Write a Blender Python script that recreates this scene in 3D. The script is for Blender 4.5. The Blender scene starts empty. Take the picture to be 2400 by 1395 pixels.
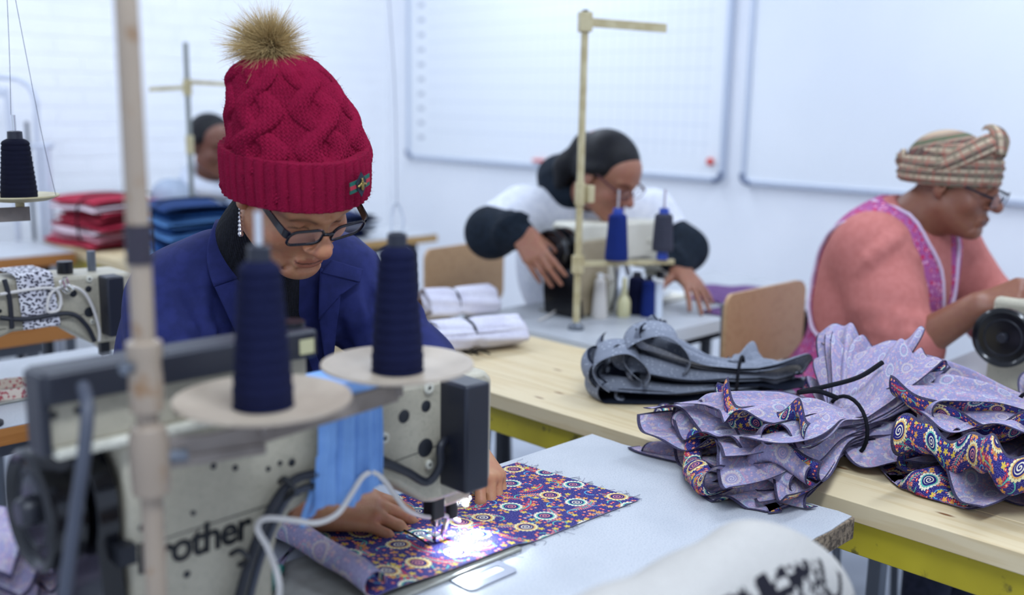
import bpy, math, random
import numpy as np
from mathutils import Vector, Matrix
random.seed(7); rng = np.random.default_rng(7)
SC = bpy.context.scene
COL = SC.collection
# ------------------------------------------------------------------ camera, world, exposure
# room axes: x runs along the sewing rows (right and away), y runs from row to row (left and away)
CAM_F, CAM_P, CAM_R, CAM_H = 2400.0, math.radians(10.8), math.radians(1.0), 1.35
S2 = math.sqrt(.5)
def _room(p): return np.array([(p[0] + p[1]) * S2, (p[1] - p[0]) * S2, p[2]])
_fw = np.array([0, math.cos(CAM_P), -math.sin(CAM_P)]); _u0 = np.array([0, math.sin(CAM_P), math.cos(CAM_P)]); _r0 = np.array([1., 0, 0])
FW, RT, UP = _room(_fw), _room(_r0 * math.cos(CAM_R) + _u0 * math.sin(CAM_R)), _room(-_r0 * math.sin(CAM_R) + _u0 * math.cos(CAM_R))
CO = np.array([0, 0, CAM_H])
cd = bpy.data.cameras.new('camera'); cam = bpy.data.objects.new('camera', cd); COL.objects.link(cam)
cd.sensor_width = 36; cd.lens = 36; cd.clip_start = .05
m = Matrix.Identity(4)
for i in range(3):
    m[i][0], m[i][1], m[i][2], m[i][3] = RT[i], UP[i], -FW[i], CO[i]
cam.matrix_world = m
cd.dof.use_dof = True; cd.dof.focus_distance = 1.62; cd.dof.aperture_fstop = 1.9
SC.camera = cam
def ray(px, py): return FW + RT * ((px - 1200) / CAM_F) - UP * ((py - 697.5) / CAM_F)
def pl(px, py, axis, val):            # the point of a room plane seen at a pixel of the photograph
    r = ray(px, py); return CO + r * ((val - CO[axis]) / r[axis])
def at(px, py, d):                    # the point at a horizontal distance d in front of the camera
    r = ray(px, py); return CO + r * (d / ((r[0] + r[1]) * S2))

W = bpy.data.worlds.new('world'); SC.world = W; W.use_nodes = True
W.node_tree.nodes['Background'].inputs[0].default_value = (.66, .775, 1.0, 1)
W.node_tree.nodes['Background'].inputs[1].default_value = 1.08
SC.view_settings.view_transform = 'Standard'; SC.view_settings.look = 'None'
SC.view_settings.exposure = 0.06; SC.view_settings.gamma = 1.0; SC.view_settings.use_curve_mapping = False
def area_light(name, loc, size, power, col=(.76, .86, 1.0), rot=(0, 0, 0)):
    l = bpy.data.lights.new(name, 'AREA'); l.shape = 'RECTANGLE'; l.size, l.size_y = size; l.energy = power; l.color = col
    o = bpy.data.objects.new(name, l); COL.objects.link(o); o.location = loc; o.rotation_euler = rot
    return o
LAMPS = [(.6, 3.7, 2.86), (.3, .0, 2.86), (2.75, 3.3, 2.86), (2.75, .7, 2.86)]
for i, (x, y, z) in enumerate(LAMPS):
    area_light('tube_light', (x, y, z - .075), (1.5, .28), 44 if i == 1 else 24)

# ------------------------------------------------------------------ helpers: colour and node expressions
def lin(c): return c / 12.92 if c <= .04045 else ((c + .055) / 1.055) ** 2.4
def hx(s): return tuple(lin(int(s[i:i + 2], 16) / 255) for i in (0, 2, 4)) + (1.0,)
class X:
    """a node socket with arithmetic"""
    nt = None
    def __init__(s, v): s.v = v
    @staticmethod
    def m(op, *a, clamp=False):
        n = X.nt.nodes.new('ShaderNodeMath'); n.operation = op; n.use_clamp = clamp
        for i, q in enumerate(a):
            if isinstance(q, X): X.nt.links.new(q.v, n.inputs[i])
            else: n.inputs[i].default_value = q
        return X(n.outputs[0])
    def __add__(s, o): return X.m('ADD', s, o)
    __radd__ = __add__
    def __sub__(s, o): return X.m('SUBTRACT', s, o)
    def __rsub__(s, o): return X.m('SUBTRACT', o, s)
    def __mul__(s, o): return X.m('MULTIPLY', s, o)
    __rmul__ = __mul__
    def __truediv__(s, o): return X.m('DIVIDE', s, o)
    def __lt__(s, o): return X.m('LESS_THAN', s, o)
    def __gt__(s, o): return X.m('GREATER_THAN', s, o)
    def abs(s): return X.m('ABSOLUTE', s)
    def sin(s): return X.m('SINE', s)
    def cos(s): return X.m('COSINE', s)
    def frac(s): return X.m('FRACT', s)
    def floor(s): return X.m('FLOOR', s)
    def sqrt(s): return X.m('SQRT', s)
    def max(s, o): return X.m('MAXIMUM', s, o)
    def min(s, o): return X.m('MINIMUM', s, o)
    def ss(s, a, b):      # smooth step
        n = X.nt.nodes.new('ShaderNodeMapRange'); n.interpolation_type = 'SMOOTHSTEP'
        X.nt.links.new(s.v, n.inputs[0]); n.inputs[1].default_value = a; n.inputs[2].default_value = b
        return X(n.outputs[0])
def atan2(a, b): return X.m('ARCTAN2', a, b)
def mixc(f, a, b):
    n = X.nt.nodes.new('ShaderNodeMix'); n.data_type = 'RGBA'
    for q, i in ((f, 0), (a, 6), (b, 7)):
        if isinstance(q, X): X.nt.links.new(q.v, n.inputs[i])
        else: n.inputs[i].default_value = q
    return X(n.outputs[2])
def coord(kind='Object'):
    if kind == 'UV':
        n = X.nt.nodes.new('ShaderNodeUVMap'); return X(n.outputs[0])
    n = X.nt.nodes.new('ShaderNodeTexCoord'); return X(n.outputs[kind])
def sep(v):
    n = X.nt.nodes.new('ShaderNodeSeparateXYZ'); X.nt.links.new(v.v, n.inputs[0]); return [X(o) for o in n.outputs]
def comb(x, y, z=0):
    n = X.nt.nodes.new('ShaderNodeCombineXYZ')
    for i, q in enumerate((x, y, z)):
        if isinstance(q, X): X.nt.links.new(q.v, n.inputs[i])
        else: n.inputs[i].default_value = q
    return X(n.outputs[0])
def noise(v, scale, detail=3, rough=.5, out=0):
    n = X.nt.nodes.new('ShaderNodeTexNoise'); n.inputs['Scale'].default_value = scale; n.inputs['Detail'].default_value = detail
    n.inputs['Roughness'].default_value = rough
    if v is not None: X.nt.links.new(v.v, n.inputs['Vector'])
    return X(n.outputs[out])
def voro(v, scale, rand=1.0, dims='2D', feature='F1'):
    n = X.nt.nodes.new('ShaderNodeTexVoronoi'); n.voronoi_dimensions = dims; n.feature = feature
    n.inputs['Scale'].default_value = scale; n.inputs['Randomness'].default_value = rand
    X.nt.links.new(v.v, n.inputs['Vector']); return n
MATS = {}
def mat(name, col=(.5, .5, .5, 1), rough=.5, metal=0., fn=None, bump=None, spec=.5, **kw):
    """fn() -> colour socket ; bump = (fn -> height, strength, distance)"""
    if name in MATS: return MATS[name]
    M = bpy.data.materials.new(name); M.use_nodes = True; nt = M.node_tree; X.nt = nt
    b = nt.nodes['Principled BSDF']
    if isinstance(col, str): col = hx(col)
    b.inputs['Base Color'].default_value = col; b.inputs['Roughness'].default_value = rough; b.inputs['Metallic'].default_value = metal
    b.inputs['Specular IOR Level'].default_value = spec
    if fn:
        r = fn()
        nt.links.new(r.v, b.inputs['Base Color'])
    if bump:
        h = bump[0](); n = nt.nodes.new('ShaderNodeBump'); n.inputs['Strength'].default_value = bump[1]; n.inputs['Distance'].default_value = bump[2]
        nt.links.new(h.v, n.inputs['Height']); nt.links.new(n.outputs[0], b.inputs['Normal'])
    for k, v in kw.items():
        b.inputs[k.replace('_', ' ')].default_value = v
    M.diffuse_color = col; MATS[name] = M
    return M
def speck(c1, c2, scale=60, lo=.35, hi=.65, kind='Object', detail=3):
    a, b = (hx(c) if isinstance(c, str) else c for c in (c1, c2))
    return lambda: mixc(noise(coord(kind), scale, detail).ss(lo, hi), a, b)
def weave(scale=900): return lambda: noise(coord(), scale, 2)
def add_sss(M, w, rad=(.01, .004, .002)):
    b = M.node_tree.nodes['Principled BSDF']; b.inputs['Subsurface Weight'].default_value = w
    b.inputs['Subsurface Radius'].default_value = rad; b.inputs['Subsurface Scale'].default_value = 1.0

# ------------------------------------------------------------------ helpers: things, parts, meshes
def tag(o, label=None, cat=None, group=None, kind=None):
    if label: o['label'] = label
    if cat: o['category'] = cat
    if group: o['group'] = group
    if kind: o['kind'] = kind
    return o
def thing(name, label, cat, loc=(0, 0, 0), rz=0., group=None, kind=None):
    o = bpy.data.objects.new(name, None); COL.objects.link(o); o.empty_display_size = .05
    o.location = loc; o.rotation_euler = (0, 0, rz)
    return tag(o, label, cat, group, kind)
def root_of(o):
    while o.parent: o = o.parent
    return o
def to_local(V, parent, world):
    V = np.asarray(V, float).reshape(-1, 3)
    if parent is not None and world:
        r = root_of(parent); a = -r.rotation_euler[2]; V = V - np.array(r.location)
        c, s = math.cos(a), math.sin(a)
        V = np.stack([V[:, 0] * c - V[:, 1] * s, V[:, 0] * s + V[:, 1] * c, V[:, 2]], 1)
    return V
def make(name, V, F, m, parent=None, world=True, smooth=True, sharp=35, uv=None, bevel=0, fm=None, col=None, solid=None, sub=0, label=None):
    V = to_local(V, parent, world)
    org = None
    if parent is None: org = np.array([V[:, 0].mean(), V[:, 1].mean(), V[:, 2].min()]); V = V - org
    me = bpy.data.meshes.new(name); me.from_pydata(V.tolist(), [], [list(map(int, f)) for f in F] if not isinstance(F, np.ndarray) else F.tolist())
    ms = m if isinstance(m, (list, tuple)) else [m]
    for q in ms: me.materials.append(q)
    if fm is not None: me.polygons.foreach_set('material_index', np.asarray(fm, np.int32))
    if uv is not None:
        L = me.uv_layers.new(name='UVMap'); idx = np.empty(len(me.loops), np.int32); me.loops.foreach_get('vertex_index', idx)
        L.data.foreach_set('uv', np.asarray(uv, np.float32)[idx].ravel())
    if col is not None:
        ca = me.color_attributes.new('Col', 'FLOAT_COLOR', 'POINT'); ca.data.foreach_set('color', np.asarray(col, np.float32).ravel())
    me.validate(); me.update()
    if smooth:
        me.shade_smooth()
        if sharp and sharp < 180: me.set_sharp_from_angle(angle=math.radians(sharp))
    o = bpy.data.objects.new(name, me); COL.objects.link(o)
    if parent is not None: o.parent = parent
    else: o.location = org
    if solid:
        q = o.modifiers.new('thickness', 'SOLIDIFY'); q.thickness = solid[0]; q.offset = solid[2] if len(solid) > 2 else 0
        q.material_offset = solid[1]; q.material_offset_rim = solid[1] if len(solid) < 4 else solid[3]
    if bevel:
        q = o.modifiers.new('bevel', 'BEVEL'); q.width = bevel; q.segments = 2; q.limit_method = 'ANGLE'; q.angle_limit = math.radians(40)
    if sub:
        q = o.modifiers.new('subdivision', 'SUBSURF'); q.levels = sub; q.render_levels = sub
    if label: o['label'] = label
    return o
def rotm(rx=0, ry=0, rz=0):
    return np.array((Matrix.Rotation(rz, 3, 'Z') @ Matrix.Rotation(ry, 3, 'Y') @ Matrix.Rotation(rx, 3, 'X')))
def frame(d, upv=(0, 0, 1)):          # columns: side, up, along
    d = np.asarray(d, float); d = d / np.linalg.norm(d); u = np.asarray(upv, float)
    if abs(d @ u) > .97: u = np.array([1., 0, 0]) if abs(d[0]) < .9 else np.array([0, 1., 0])
    s = np.cross(d, u); s /= np.linalg.norm(s); return s, np.cross(s, d), d
class MB:
    def __init__(s): s.V = []; s.F = []; s.n = 0
    def add(s, V, F):
        V = np.asarray(V, float).reshape(-1, 3); s.V.append(V); s.F += [[i + s.n for i in f] for f in F]; s.n += len(V); return s
    def box(s, lo, hi, R=None, c=None):
        lo, hi = np.array(lo, float), np.array(hi, float)
        P = np.array([[lo[0] if i & 1 == 0 else hi[0], lo[1] if i & 2 == 0 else hi[1], lo[2] if i & 4 == 0 else hi[2]] for i in range(8)])
        if R is not None:
            cc = (lo + hi) / 2 if c is None else np.array(c); P = (P - cc) @ np.asarray(R).T + cc
        return s.add(P, [[0, 2, 3, 1], [4, 5, 7, 6], [0, 1, 5, 4], [2, 6, 7, 3], [0, 4, 6, 2], [1, 3, 7, 5]])
    def cbox(s, c, size, R=None):
        c, h = np.array(c, float), np.array(size, float) / 2; return s.box(c - h, c + h, R)
    def tube(s, path, r, n=12, cap=True, closed=False):
        P = np.array(path, float); k = len(P); r = np.broadcast_to(np.asarray(r, float), (k,)); rings = []
        T = np.gradient(P, axis=0) if not closed else np.roll(P, -1, 0) - np.roll(P, 1, 0)
        up = None
        for i in range(k):
            t = T[i] / (np.linalg.norm(T[i]) + 1e-12)
            if up is None: a, b, _ = frame(t)
            else:
                b = up - t * (up @ t); b /= np.linalg.norm(b) + 1e-12; a = np.cross(t, b)
            up = b
            an = np.linspace(0, 2 * math.pi, n, endpoint=False)
            rings.append(P[i] + r[i] * (np.cos(an)[:, None] * a + np.sin(an)[:, None] * b))
        F = []; kk = k if closed else k - 1
        for i in range(kk):
            j = (i + 1) % k
            for q in range(n): F.append([i * n + q, i * n + (q + 1) % n, j * n + (q + 1) % n, j * n + q])
        if cap and not closed: F += [list(range(n))[::-1], [(k - 1) * n + q for q in range(n)]]
        return s.add(np.concatenate(rings), F)
    def cyl(s, a, b, r, r2=None, n=20, cap=True): return s.tube([a, b], [r, r if r2 is None else r2], n, cap)
    def lathe(s, prof, c=(0, 0, 0), axis=(0, 0, 1), n=32, closed=False):
        a, b, d = frame(axis); c = np.array(c, float); k = len(prof); an = np.linspace(0, 2 * math.pi, n, endpoint=False)
        P = [c + d * z + r * (np.cos(an)[:, None] * a + np.sin(an)[:, None] * b) for r, z in prof]
        F = []
        for i in range(k - 1 + (1 if closed else 0)):
            j = (i + 1) % k
            for q in range(n): F.append([i * n + q, i * n + (q + 1) % n, j * n + (q + 1) % n, j * n + q])
        if not closed:
            if prof[0][0] > 1e-4: F.append(list(range(n))[::-1])
            if prof[-1][0] > 1e-4: F.append([(k - 1) * n + q for q in range(n)])
        return s.add(np.concatenate(P), F)
    def prism(s, poly, h0, h1, O=(0, 0, 0), A=(1, 0, 0), B=(0, 1, 0)):
        """polygon in the (A, B) plane through O, pushed along A x B from h0 to h1"""
        A, B, O = (np.array(q, float) for q in (A, B, O)); N = np.cross(A, B); k = len(poly)
        P = [O + A * a + B * b + N * h for h in (h0, h1) for a, b in poly]
        F = [list(range(k))[::-1], list(range(k, 2 * k))] + [[i, (i + 1) % k, k + (i + 1) % k, k + i] for i in range(k)]
        return s.add(P, F)
    def grid(s, P):
        P = np.asarray(P); a, b = P.shape[:2]
        return s.add(P.reshape(-1, 3), grid_faces(a, b))
    def build(s, name, m, parent=None, world=True, **k): return make(name, np.concatenate(s.V), s.F, m, parent, world, **k)
def grid_faces(a, b, wrap=False):
    i = np.arange(a - 1)[:, None]; j = np.arange(b - (0 if wrap else 1))[None, :]; jn = (j + 1) % b
    return np.stack([i * b + j, i * b + jn, (i + 1) * b + jn, (i + 1) * b + j], -1).reshape(-1, 4)
def rrect(w, h, r, n=4):
    out = []
    for cx, cy, a0 in ((w / 2 - r, h / 2 - r, 0), (-w / 2 + r, h / 2 - r, 90), (-w / 2 + r, -h / 2 + r, 180), (w / 2 - r, -h / 2 + r, 270)):
        for i in range(n + 1):
            a = math.radians(a0 + 90 * i / n); out.append((cx + r * math.cos(a), cy + r * math.sin(a)))
    return out
def smooth_path(pts, n=8):
    P = np.array(pts, float); out = []
    for i in range(len(P) - 1):
        p0, p1, p2, p3 = P[max(i - 1, 0)], P[i], P[i + 1], P[min(i + 2, len(P) - 1)]
        for t in np.linspace(0, 1, n, endpoint=False):
            out.append(.5 * ((2 * p1) + (-p0 + p2) * t + (2 * p0 - 5 * p1 + 4 * p2 - p3) * t * t + (-p0 + 3 * p1 - 3 * p2 + p3) * t ** 3))
    out.append(P[-1]); return np.array(out)
def copy_tree(o, parent=None):
    c = o.copy(); COL.objects.link(c)
    if parent is not None: c.parent = parent
    for ch in list(o.children): copy_tree(ch, c)
    return c
def vnoise(P, s, seed=0):             # cheap smooth noise made of sines
    r = np.random.default_rng(seed); out = np.zeros(len(P))
    for i in range(7):
        k = r.normal(size=3); k *= s * r.uniform(.6, 1.5) / np.linalg.norm(k); out += np.sin(P @ k * 6.283 + r.uniform(0, 6.283))
    return out / 4.5

# ------------------------------------------------------------------ helpers: bodies grown from a blended distance field
class Body:
    def __init__(s): s.p = []; s.M = np.eye(3); s.T = np.zeros(3)
    def at(s, T=(0, 0, 0), R=None): s.T = np.array(T, float); s.M = np.eye(3) if R is None else np.asarray(R); return s
    def w(s, c): return s.M @ np.array(c, float) + s.T
    def ell(s, c, r, R=None, k=.01, op=1):
        s.p.append(('e', s.w(c), np.array(r, float) if np.ndim(r) else np.full(3, float(r)), s.M @ (np.eye(3) if R is None else np.asarray(R)), k, op)); return s
    def cap(s, a, b, ra, rb=None, k=.01, op=1, flat=None):
        """flat = (axis vector, factor): squash the section along that axis"""
        f = None if flat is None else (s.M @ (np.array(flat[0], float) / np.linalg.norm(flat[0])), flat[1])
        s.p.append(('c', s.w(a), s.w(b), ra, ra if rb is None else rb, k, op, f)); return s
    def chain(s, pts, rs, k=.01, op=1, flat=None):
        for i in range(len(pts) - 1): s.cap(pts[i], pts[i + 1], rs[i], rs[i + 1], k, op, flat)
        return s
    def box(s, c, h, R=None, r=.01, k=.01, op=1):
        s.p.append(('b', s.w(c), np.array(h, float), s.M @ (np.eye(3) if R is None else np.asarray(R)), r, k, op)); return s
    @staticmethod
    def d1(q, P):
        if q[0] == 'e':
            L = (P - q[1]) @ q[3]; a = np.sqrt(((L / q[2]) ** 2).sum(1)); b = np.sqrt(((L / q[2] ** 2) ** 2).sum(1)); return a * (a - 1) / np.maximum(b, 1e-9)
        if q[0] == 'c':
            A, B = q[1], q[2]; v = B - A; t = np.clip((P - A) @ v / max(v @ v, 1e-12), 0, 1); D = P - A - t[:, None] * v; r = q[3] + (q[4] - q[3]) * t
            if q[7] is not None:
                ax, f = q[7]; D = D + ((D @ ax) * (1 / f - 1))[:, None] * ax
            return np.sqrt((D * D).sum(1)) - r
        L = np.abs((P - q[1]) @ q[3]) - (q[2] - q[4]); return np.sqrt((np.maximum(L, 0) ** 2).sum(1)) + np.minimum(L.max(1), 0) - q[4]
    @staticmethod
    def ko(q): return (q[4], q[5]) if q[0] == 'e' else (q[5], q[6])
    @staticmethod
    def bb(q):
        if q[0] == 'c': return np.minimum(q[1] - q[3], q[2] - q[4]), np.maximum(q[1] + q[3], q[2] + q[4])
        e = np.sqrt((q[3] ** 2) @ (q[2] ** 2)) if q[0] == 'e' else np.abs(q[3]) @ q[2]; return q[1] - e, q[1] + e
    def ev(s, P, blocks=None, reach=.03):
        """blocks = (centres, half size): P is then (n, m, 3) and each piece is only looked at near itself"""
        d = np.full(P.shape[:-1], 9.0)
        for q in s.p:
            k, op = Body.ko(q)
            if blocks is None: i = slice(None); e = Body.d1(q, P)
            else:
                lo, hi = Body.bb(q); g = np.maximum(np.maximum(lo - blocks[0], blocks[0] - hi), 0).max(1); i = np.flatnonzero(g < reach + k + blocks[1])
                if not len(i): continue
                e = Body.d1(q, P[i].reshape(-1, 3)).reshape(len(i), -1)
            c = d[i]
            if op > 0: h = np.maximum(k - np.abs(c - e), 0) / k; d[i] = np.minimum(c, e) - h * h * k * .25
            else: e = -e; h = np.maximum(k - np.abs(c - e), 0) / k; d[i] = np.maximum(c, e) + h * h * k * .25
        return d
    def mesh(s, h, disp=None, cut=None):
        lo, hi = np.full(3, 9e9), np.full(3, -9e9)
        for q in s.p:
            op = q[6] if q[0] != 'e' else q[5]
            if op < 0: continue
            a = Body.bb(q)
            lo = np.minimum(lo, a[0]); hi = np.maximum(hi, a[1])
        lo -= 6 * h; hi += 6 * h; B = 6
        nb = np.ceil((hi - lo) / (B * h)).astype(int); n = nb * B
        g = np.stack(np.meshgrid(*[np.arange(k) for k in nb], indexing='ij'), -1).reshape(-1, 3)
        dc = s.ev(lo + (g * B + (B - 1) / 2) * h)
        D = np.repeat(np.repeat(np.repeat(np.where(dc > 0, 1., -1.).reshape(nb), B, 0), B, 1), B, 2).astype(np.float32)
        near = g[np.abs(dc) < B * h * 1.15 + .002]
        loc = np.stack(np.meshgrid(*[np.arange(B)] * 3, indexing='ij'), -1).reshape(-1, 3)
        I = (near[:, None, :] * B + loc[None]).reshape(-1, 3); P = lo + I * h
        d = s.ev(P.reshape(len(near), -1, 3), (lo + (near * B + (B - 1) / 2) * h, B * h / 2), B * h * 2.2 + .004).ravel()
        if disp is not None: d = d - disp(P)
        if cut is not None: d = np.maximum(d, cut(P))
        D[I[:, 0], I[:, 1], I[:, 2]] = d
        # surface nets
        S = D < 0; c = np.zeros(np.array(D.shape) - 1, np.int8)
        for dx in (0, 1):
            for dy in (0, 1):
                for dz in (0, 1): c += S[dx:dx + n[0] - 1, dy:dy + n[1] - 1, dz:dz + n[2] - 1]
        cell = np.argwhere((c > 0) & (c < 8)); idx = np.full(c.shape, -1, np.int64); idx[tuple(cell.T)] = np.arange(len(cell))
        acc = np.zeros((len(cell), 3)); cnt = np.zeros(len(cell))
        cor = [(0, 0, 0), (1, 0, 0), (0, 1, 0), (1, 1, 0), (0, 0, 1), (1, 0, 1), (0, 1, 1), (1, 1, 1)]
        vals = [D[cell[:, 0] + a, cell[:, 1] + b, cell[:, 2] + e] for a, b, e in cor]
        for i in range(8):
            for ax in range(3):
                if cor[i][ax] == 0:
                    j = i + (1 << ax); u, v = vals[i], vals[j]; ok = (u < 0) != (v < 0)
                    t = np.where(ok, u / np.where(ok, u - v, 1), 0)
                    pt = np.tile(np.array(cor[i], float), (len(cell), 1)); pt[:, ax] += t
                    acc[ok] += pt[ok]; cnt[ok] += 1
        V = lo + (cell + acc / cnt[:, None]) * h; F = []
        for ax in range(3):
            b1, b2 = (ax + 1) % 3, (ax + 2) % 3
            sl = [slice(0, k) for k in n]; sh = list(sl); sl[ax] = slice(0, n[ax] - 1); sh[ax] = slice(1, n[ax])
            e = np.argwhere(S[tuple(sl)] != S[tuple(sh)])
            e = e[(e[:, b1] > 0) & (e[:, b2] > 0) & (e[:, b1] < n[b1] - 1) & (e[:, b2] < n[b2] - 1)]
            ins = S[tuple(e.T)]; q = []
            for o1, o2 in ((0, 0), (1, 0), (1, 1), (0, 1)):
                k = e.copy(); k[:, b1] -= o1; k[:, b2] -= o2; q.append(idx[tuple(k.T)])
            q = np.stack(q, 1); q[~ins] = q[~ins][:, ::-1]; F.append(q)
        F = np.concatenate(F); F = F[(F >= 0).all(1)]
        for _ in range(2):        # relax the grid steps away
            A = np.zeros_like(V); N = np.zeros(len(V))
            for a in range(4):
                for b in ((a + 1) % 4, (a + 3) % 4):
                    np.add.at(A, F[:, a], V[F[:, b]]); np.add.at(N, F[:, a], 1)
            V = V * .45 + .55 * A / np.maximum(N, 1)[:, None]
        return V, F
# ------------------------------------------------------------------ materials
def M_wall():
    def f():
        return mixc(noise(coord(), 2.2, 4).ss(.3, .7), hx('F7F8FA'), hx('F0F2F5'))
    def b():
        n = X.nt.nodes.new('ShaderNodeTexBrick'); c = coord(); x, y, z = sep(c); X.nt.links.new(comb(x + y, z, 0).v, n.inputs[0])
        n.inputs['Scale'].default_value = 1; n.inputs['Brick Width'].default_value = .23; n.inputs['Row Height'].default_value = .076; n.inputs['Mortar Size'].default_value = .006
        n.inputs['Mortar Smooth'].default_value = .6
        return X(n.outputs['Fac']) * -1.0 + noise(c, 30, 4) * .35
    return mat('painted_brick', rough=.75, fn=f, bump=(b, .5, .006))
wall_m = M_wall()
plaster = mat('white_plaster', rough=.8, fn=speck('F6F7FA', 'EFF1F5', 2.5, .3, .7))
floor_m = mat('grey_floor', rough=.45, fn=speck('BCC2CC', 'A9AFBA', 6, .3, .7))
laminate = mat('white_laminate', rough=.38, fn=lambda: mixc(noise(coord(), 420, 3).ss(.45, .75), mixc(noise(coord(), 9, 5).ss(.35, .7), hx('C3C5C8'), hx('B8BBBF')), hx('A3A9B0')))
chip_m = mat('chipboard', rough=.85, fn=lambda: mixc(noise(coord(), 160, 4).ss(.4, .65), mixc(noise(coord(), 20, 3).ss(.3, .7), hx('7A6A58'), hx('97846C')), hx('4B3F34')), bump=(lambda: noise(coord(), 220, 4), .8, .003))
def pine_fn(c1, c2, c3, ax):
    def f():
        x, y, z = sep(coord()); oi = X.nt.nodes.new('ShaderNodeObjectInfo'); r = X(oi.outputs['Random']) * 7.0
        a, l = (x, y) if ax == 'y' else (y, x)
        v = comb(a * 14.0 + r, l * .9 + r, z * 14.0)
        g = noise(v, 2.2, 4, .55); rings = ((g * 22.0).sin() * .5 + .5)
        kn = voro(comb(a * 9.0 + r, l * 2.6 + r), 1.0, 1.0); kd = X(kn.outputs['Distance'])
        base = mixc(rings.ss(.2, 1.0) * .45, hx(c1), hx(c2))
        return mixc(1.0 - kd.ss(.015, .05), base, hx(c3))
    return f
pine = mat('pine_wood', rough=.5, fn=pine_fn('D8C59E', 'C6AB7A', '7A4E28', 'y'))
ply = mat('chair_plywood', rough=.4, fn=pine_fn('B9936A', 'A67F56', '7E5A38', 'y'))
brown_edge = mat('brown_timber_edge', rough=.5, fn=pine_fn('B0743A', '93581F', '5A3312', 'x'))
yellow_paint = mat('yellow_paint', rough=.45, fn=lambda: mixc(noise(coord(), 35, 5).ss(.60, .72), mixc(noise(coord(), 6, 3).ss(.3, .7), hx('C7B428'), hx('AE9C1E')), hx('6F6420')))
grey_metal = mat('grey_steel', '6E737B', .4, .6)
dark_metal = mat('dark_steel', '2A2C33', .45, .4)
chrome = mat('chrome', 'D5D8DC', .16, 1.0)
alu = mat('aluminium', 'C6CEDC', .4, .35)
black_pl = mat('black_plastic', '15161C', .35)
navy_pl = mat('dark_plastic_cover', '191C29', .4)
def machine_paint(name, a, b):
    return mat(name, rough=.42, fn=lambda: mixc(noise(coord(), 260, 2).ss(.45, .8) * .35, mixc(noise(coord(), 12, 4).ss(.35, .7), hx(a), hx(b)), hx('7F7C6C')), bump=(lambda: noise(coord(), 500, 2), .25, .0008))
olive = machine_paint('olive_grey_enamel', 'BDB5A0', 'ADA591')
cream = machine_paint('cream_enamel', 'DAD6C6', 'CDC9B8')
beige = mat('beige_plastic', rough=.4, fn=speck('B0A18E', '9D8E7C', 14))
cream_metal = mat('cream_painted_steel', rough=.4, fn=speck('C8BC94', 'B5A67C', 25))
brown_bar = mat('brown_steel_bar', rough=.4, fn=speck('8A7F76', '776C64', 25))
pole_m = mat('worn_beige_pole', rough=.38, fn=lambda: mixc(noise(coord(), 45, 4).ss(.55, .75), mixc(noise(coord(), 5, 2).ss(.3, .7), hx('918170'), hx('A3927E')), hx('8A6A4A')))
white_pl = mat('white_plastic', 'E6E6E4', .4)
def thread_m(name, a, b):
    def f():
        x, y, z = sep(coord()); return mixc(((z * 3600.0 + noise(coord(), 60, 2) * 8.0).sin() * .5 + .5), hx(a), hx(b))
    def h():
        x, y, z = sep(coord()); an = atan2(y, x); return (z * 3600.0 + an * 2.0).sin()
    return mat(name, rough=.85, fn=f, bump=(h, .5, .0006), spec=.12)
navy_thread = thread_m('navy_thread', '161A3A', '0F122B'); blue_thread = thread_m('blue_thread', '22357E', '182762')
grey_thread = thread_m('grey_thread', '4B4C58', '3A3B47'); white_thread = thread_m('white_thread', 'E2DDD6', 'CFC9C2')
black_thread = thread_m('black_thread', '1A1B2C', '101120')
teal_pl = mat('teal_plastic', '0E7A6E', .35); red_pl = mat('red_plastic', 'D8524A', .4)

# ------------------------------------------------------------------ the room
WX, WY, WZ = 3.68, 4.71, 2.95
def struct(name, mb, m, **k): return tag(mb.build(name, m, **k), kind='structure')
struct('floor', MB().box((-2.2, -3.4, -.05), (WX + .1, WY + .1, 0)), floor_m, smooth=False)
struct('wall_back', MB().box((WX, -3.4, 0), (WX + .12, WY + .1, WZ)), plaster, smooth=False)
struct('wall_left', MB().box((-2.2, WY, 0), (WX, WY + .12, WZ)), wall_m, smooth=False)
struct('ceiling', MB().box((-2.2, -3.4, WZ), (WX + .12, WY + .12, WZ + .05)), plaster, smooth=False)
lampm = mat('lit_tube', 'FFFFFF', .5, Emission_Color=(.9, .95, 1, 1), Emission_Strength=6.0)
for i, (x, y, z) in enumerate(LAMPS):
    t = thing('ceiling_light', ('ceiling tube light %s' % ('over the front left', 'over the nearest table', 'above the far corner', 'nearest the whiteboards')[i]), 'light', (x, y, z), group='ceiling tube lights')
    MB().box((-.8, -.07, 0), (.8, .07, .09)).build('housing', white_pl, t, False, bevel=.01)
    MB().cyl((-.76, 0, -.03), (.76, 0, -.03), .018, n=12).build('tube', lampm, t, False)

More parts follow.
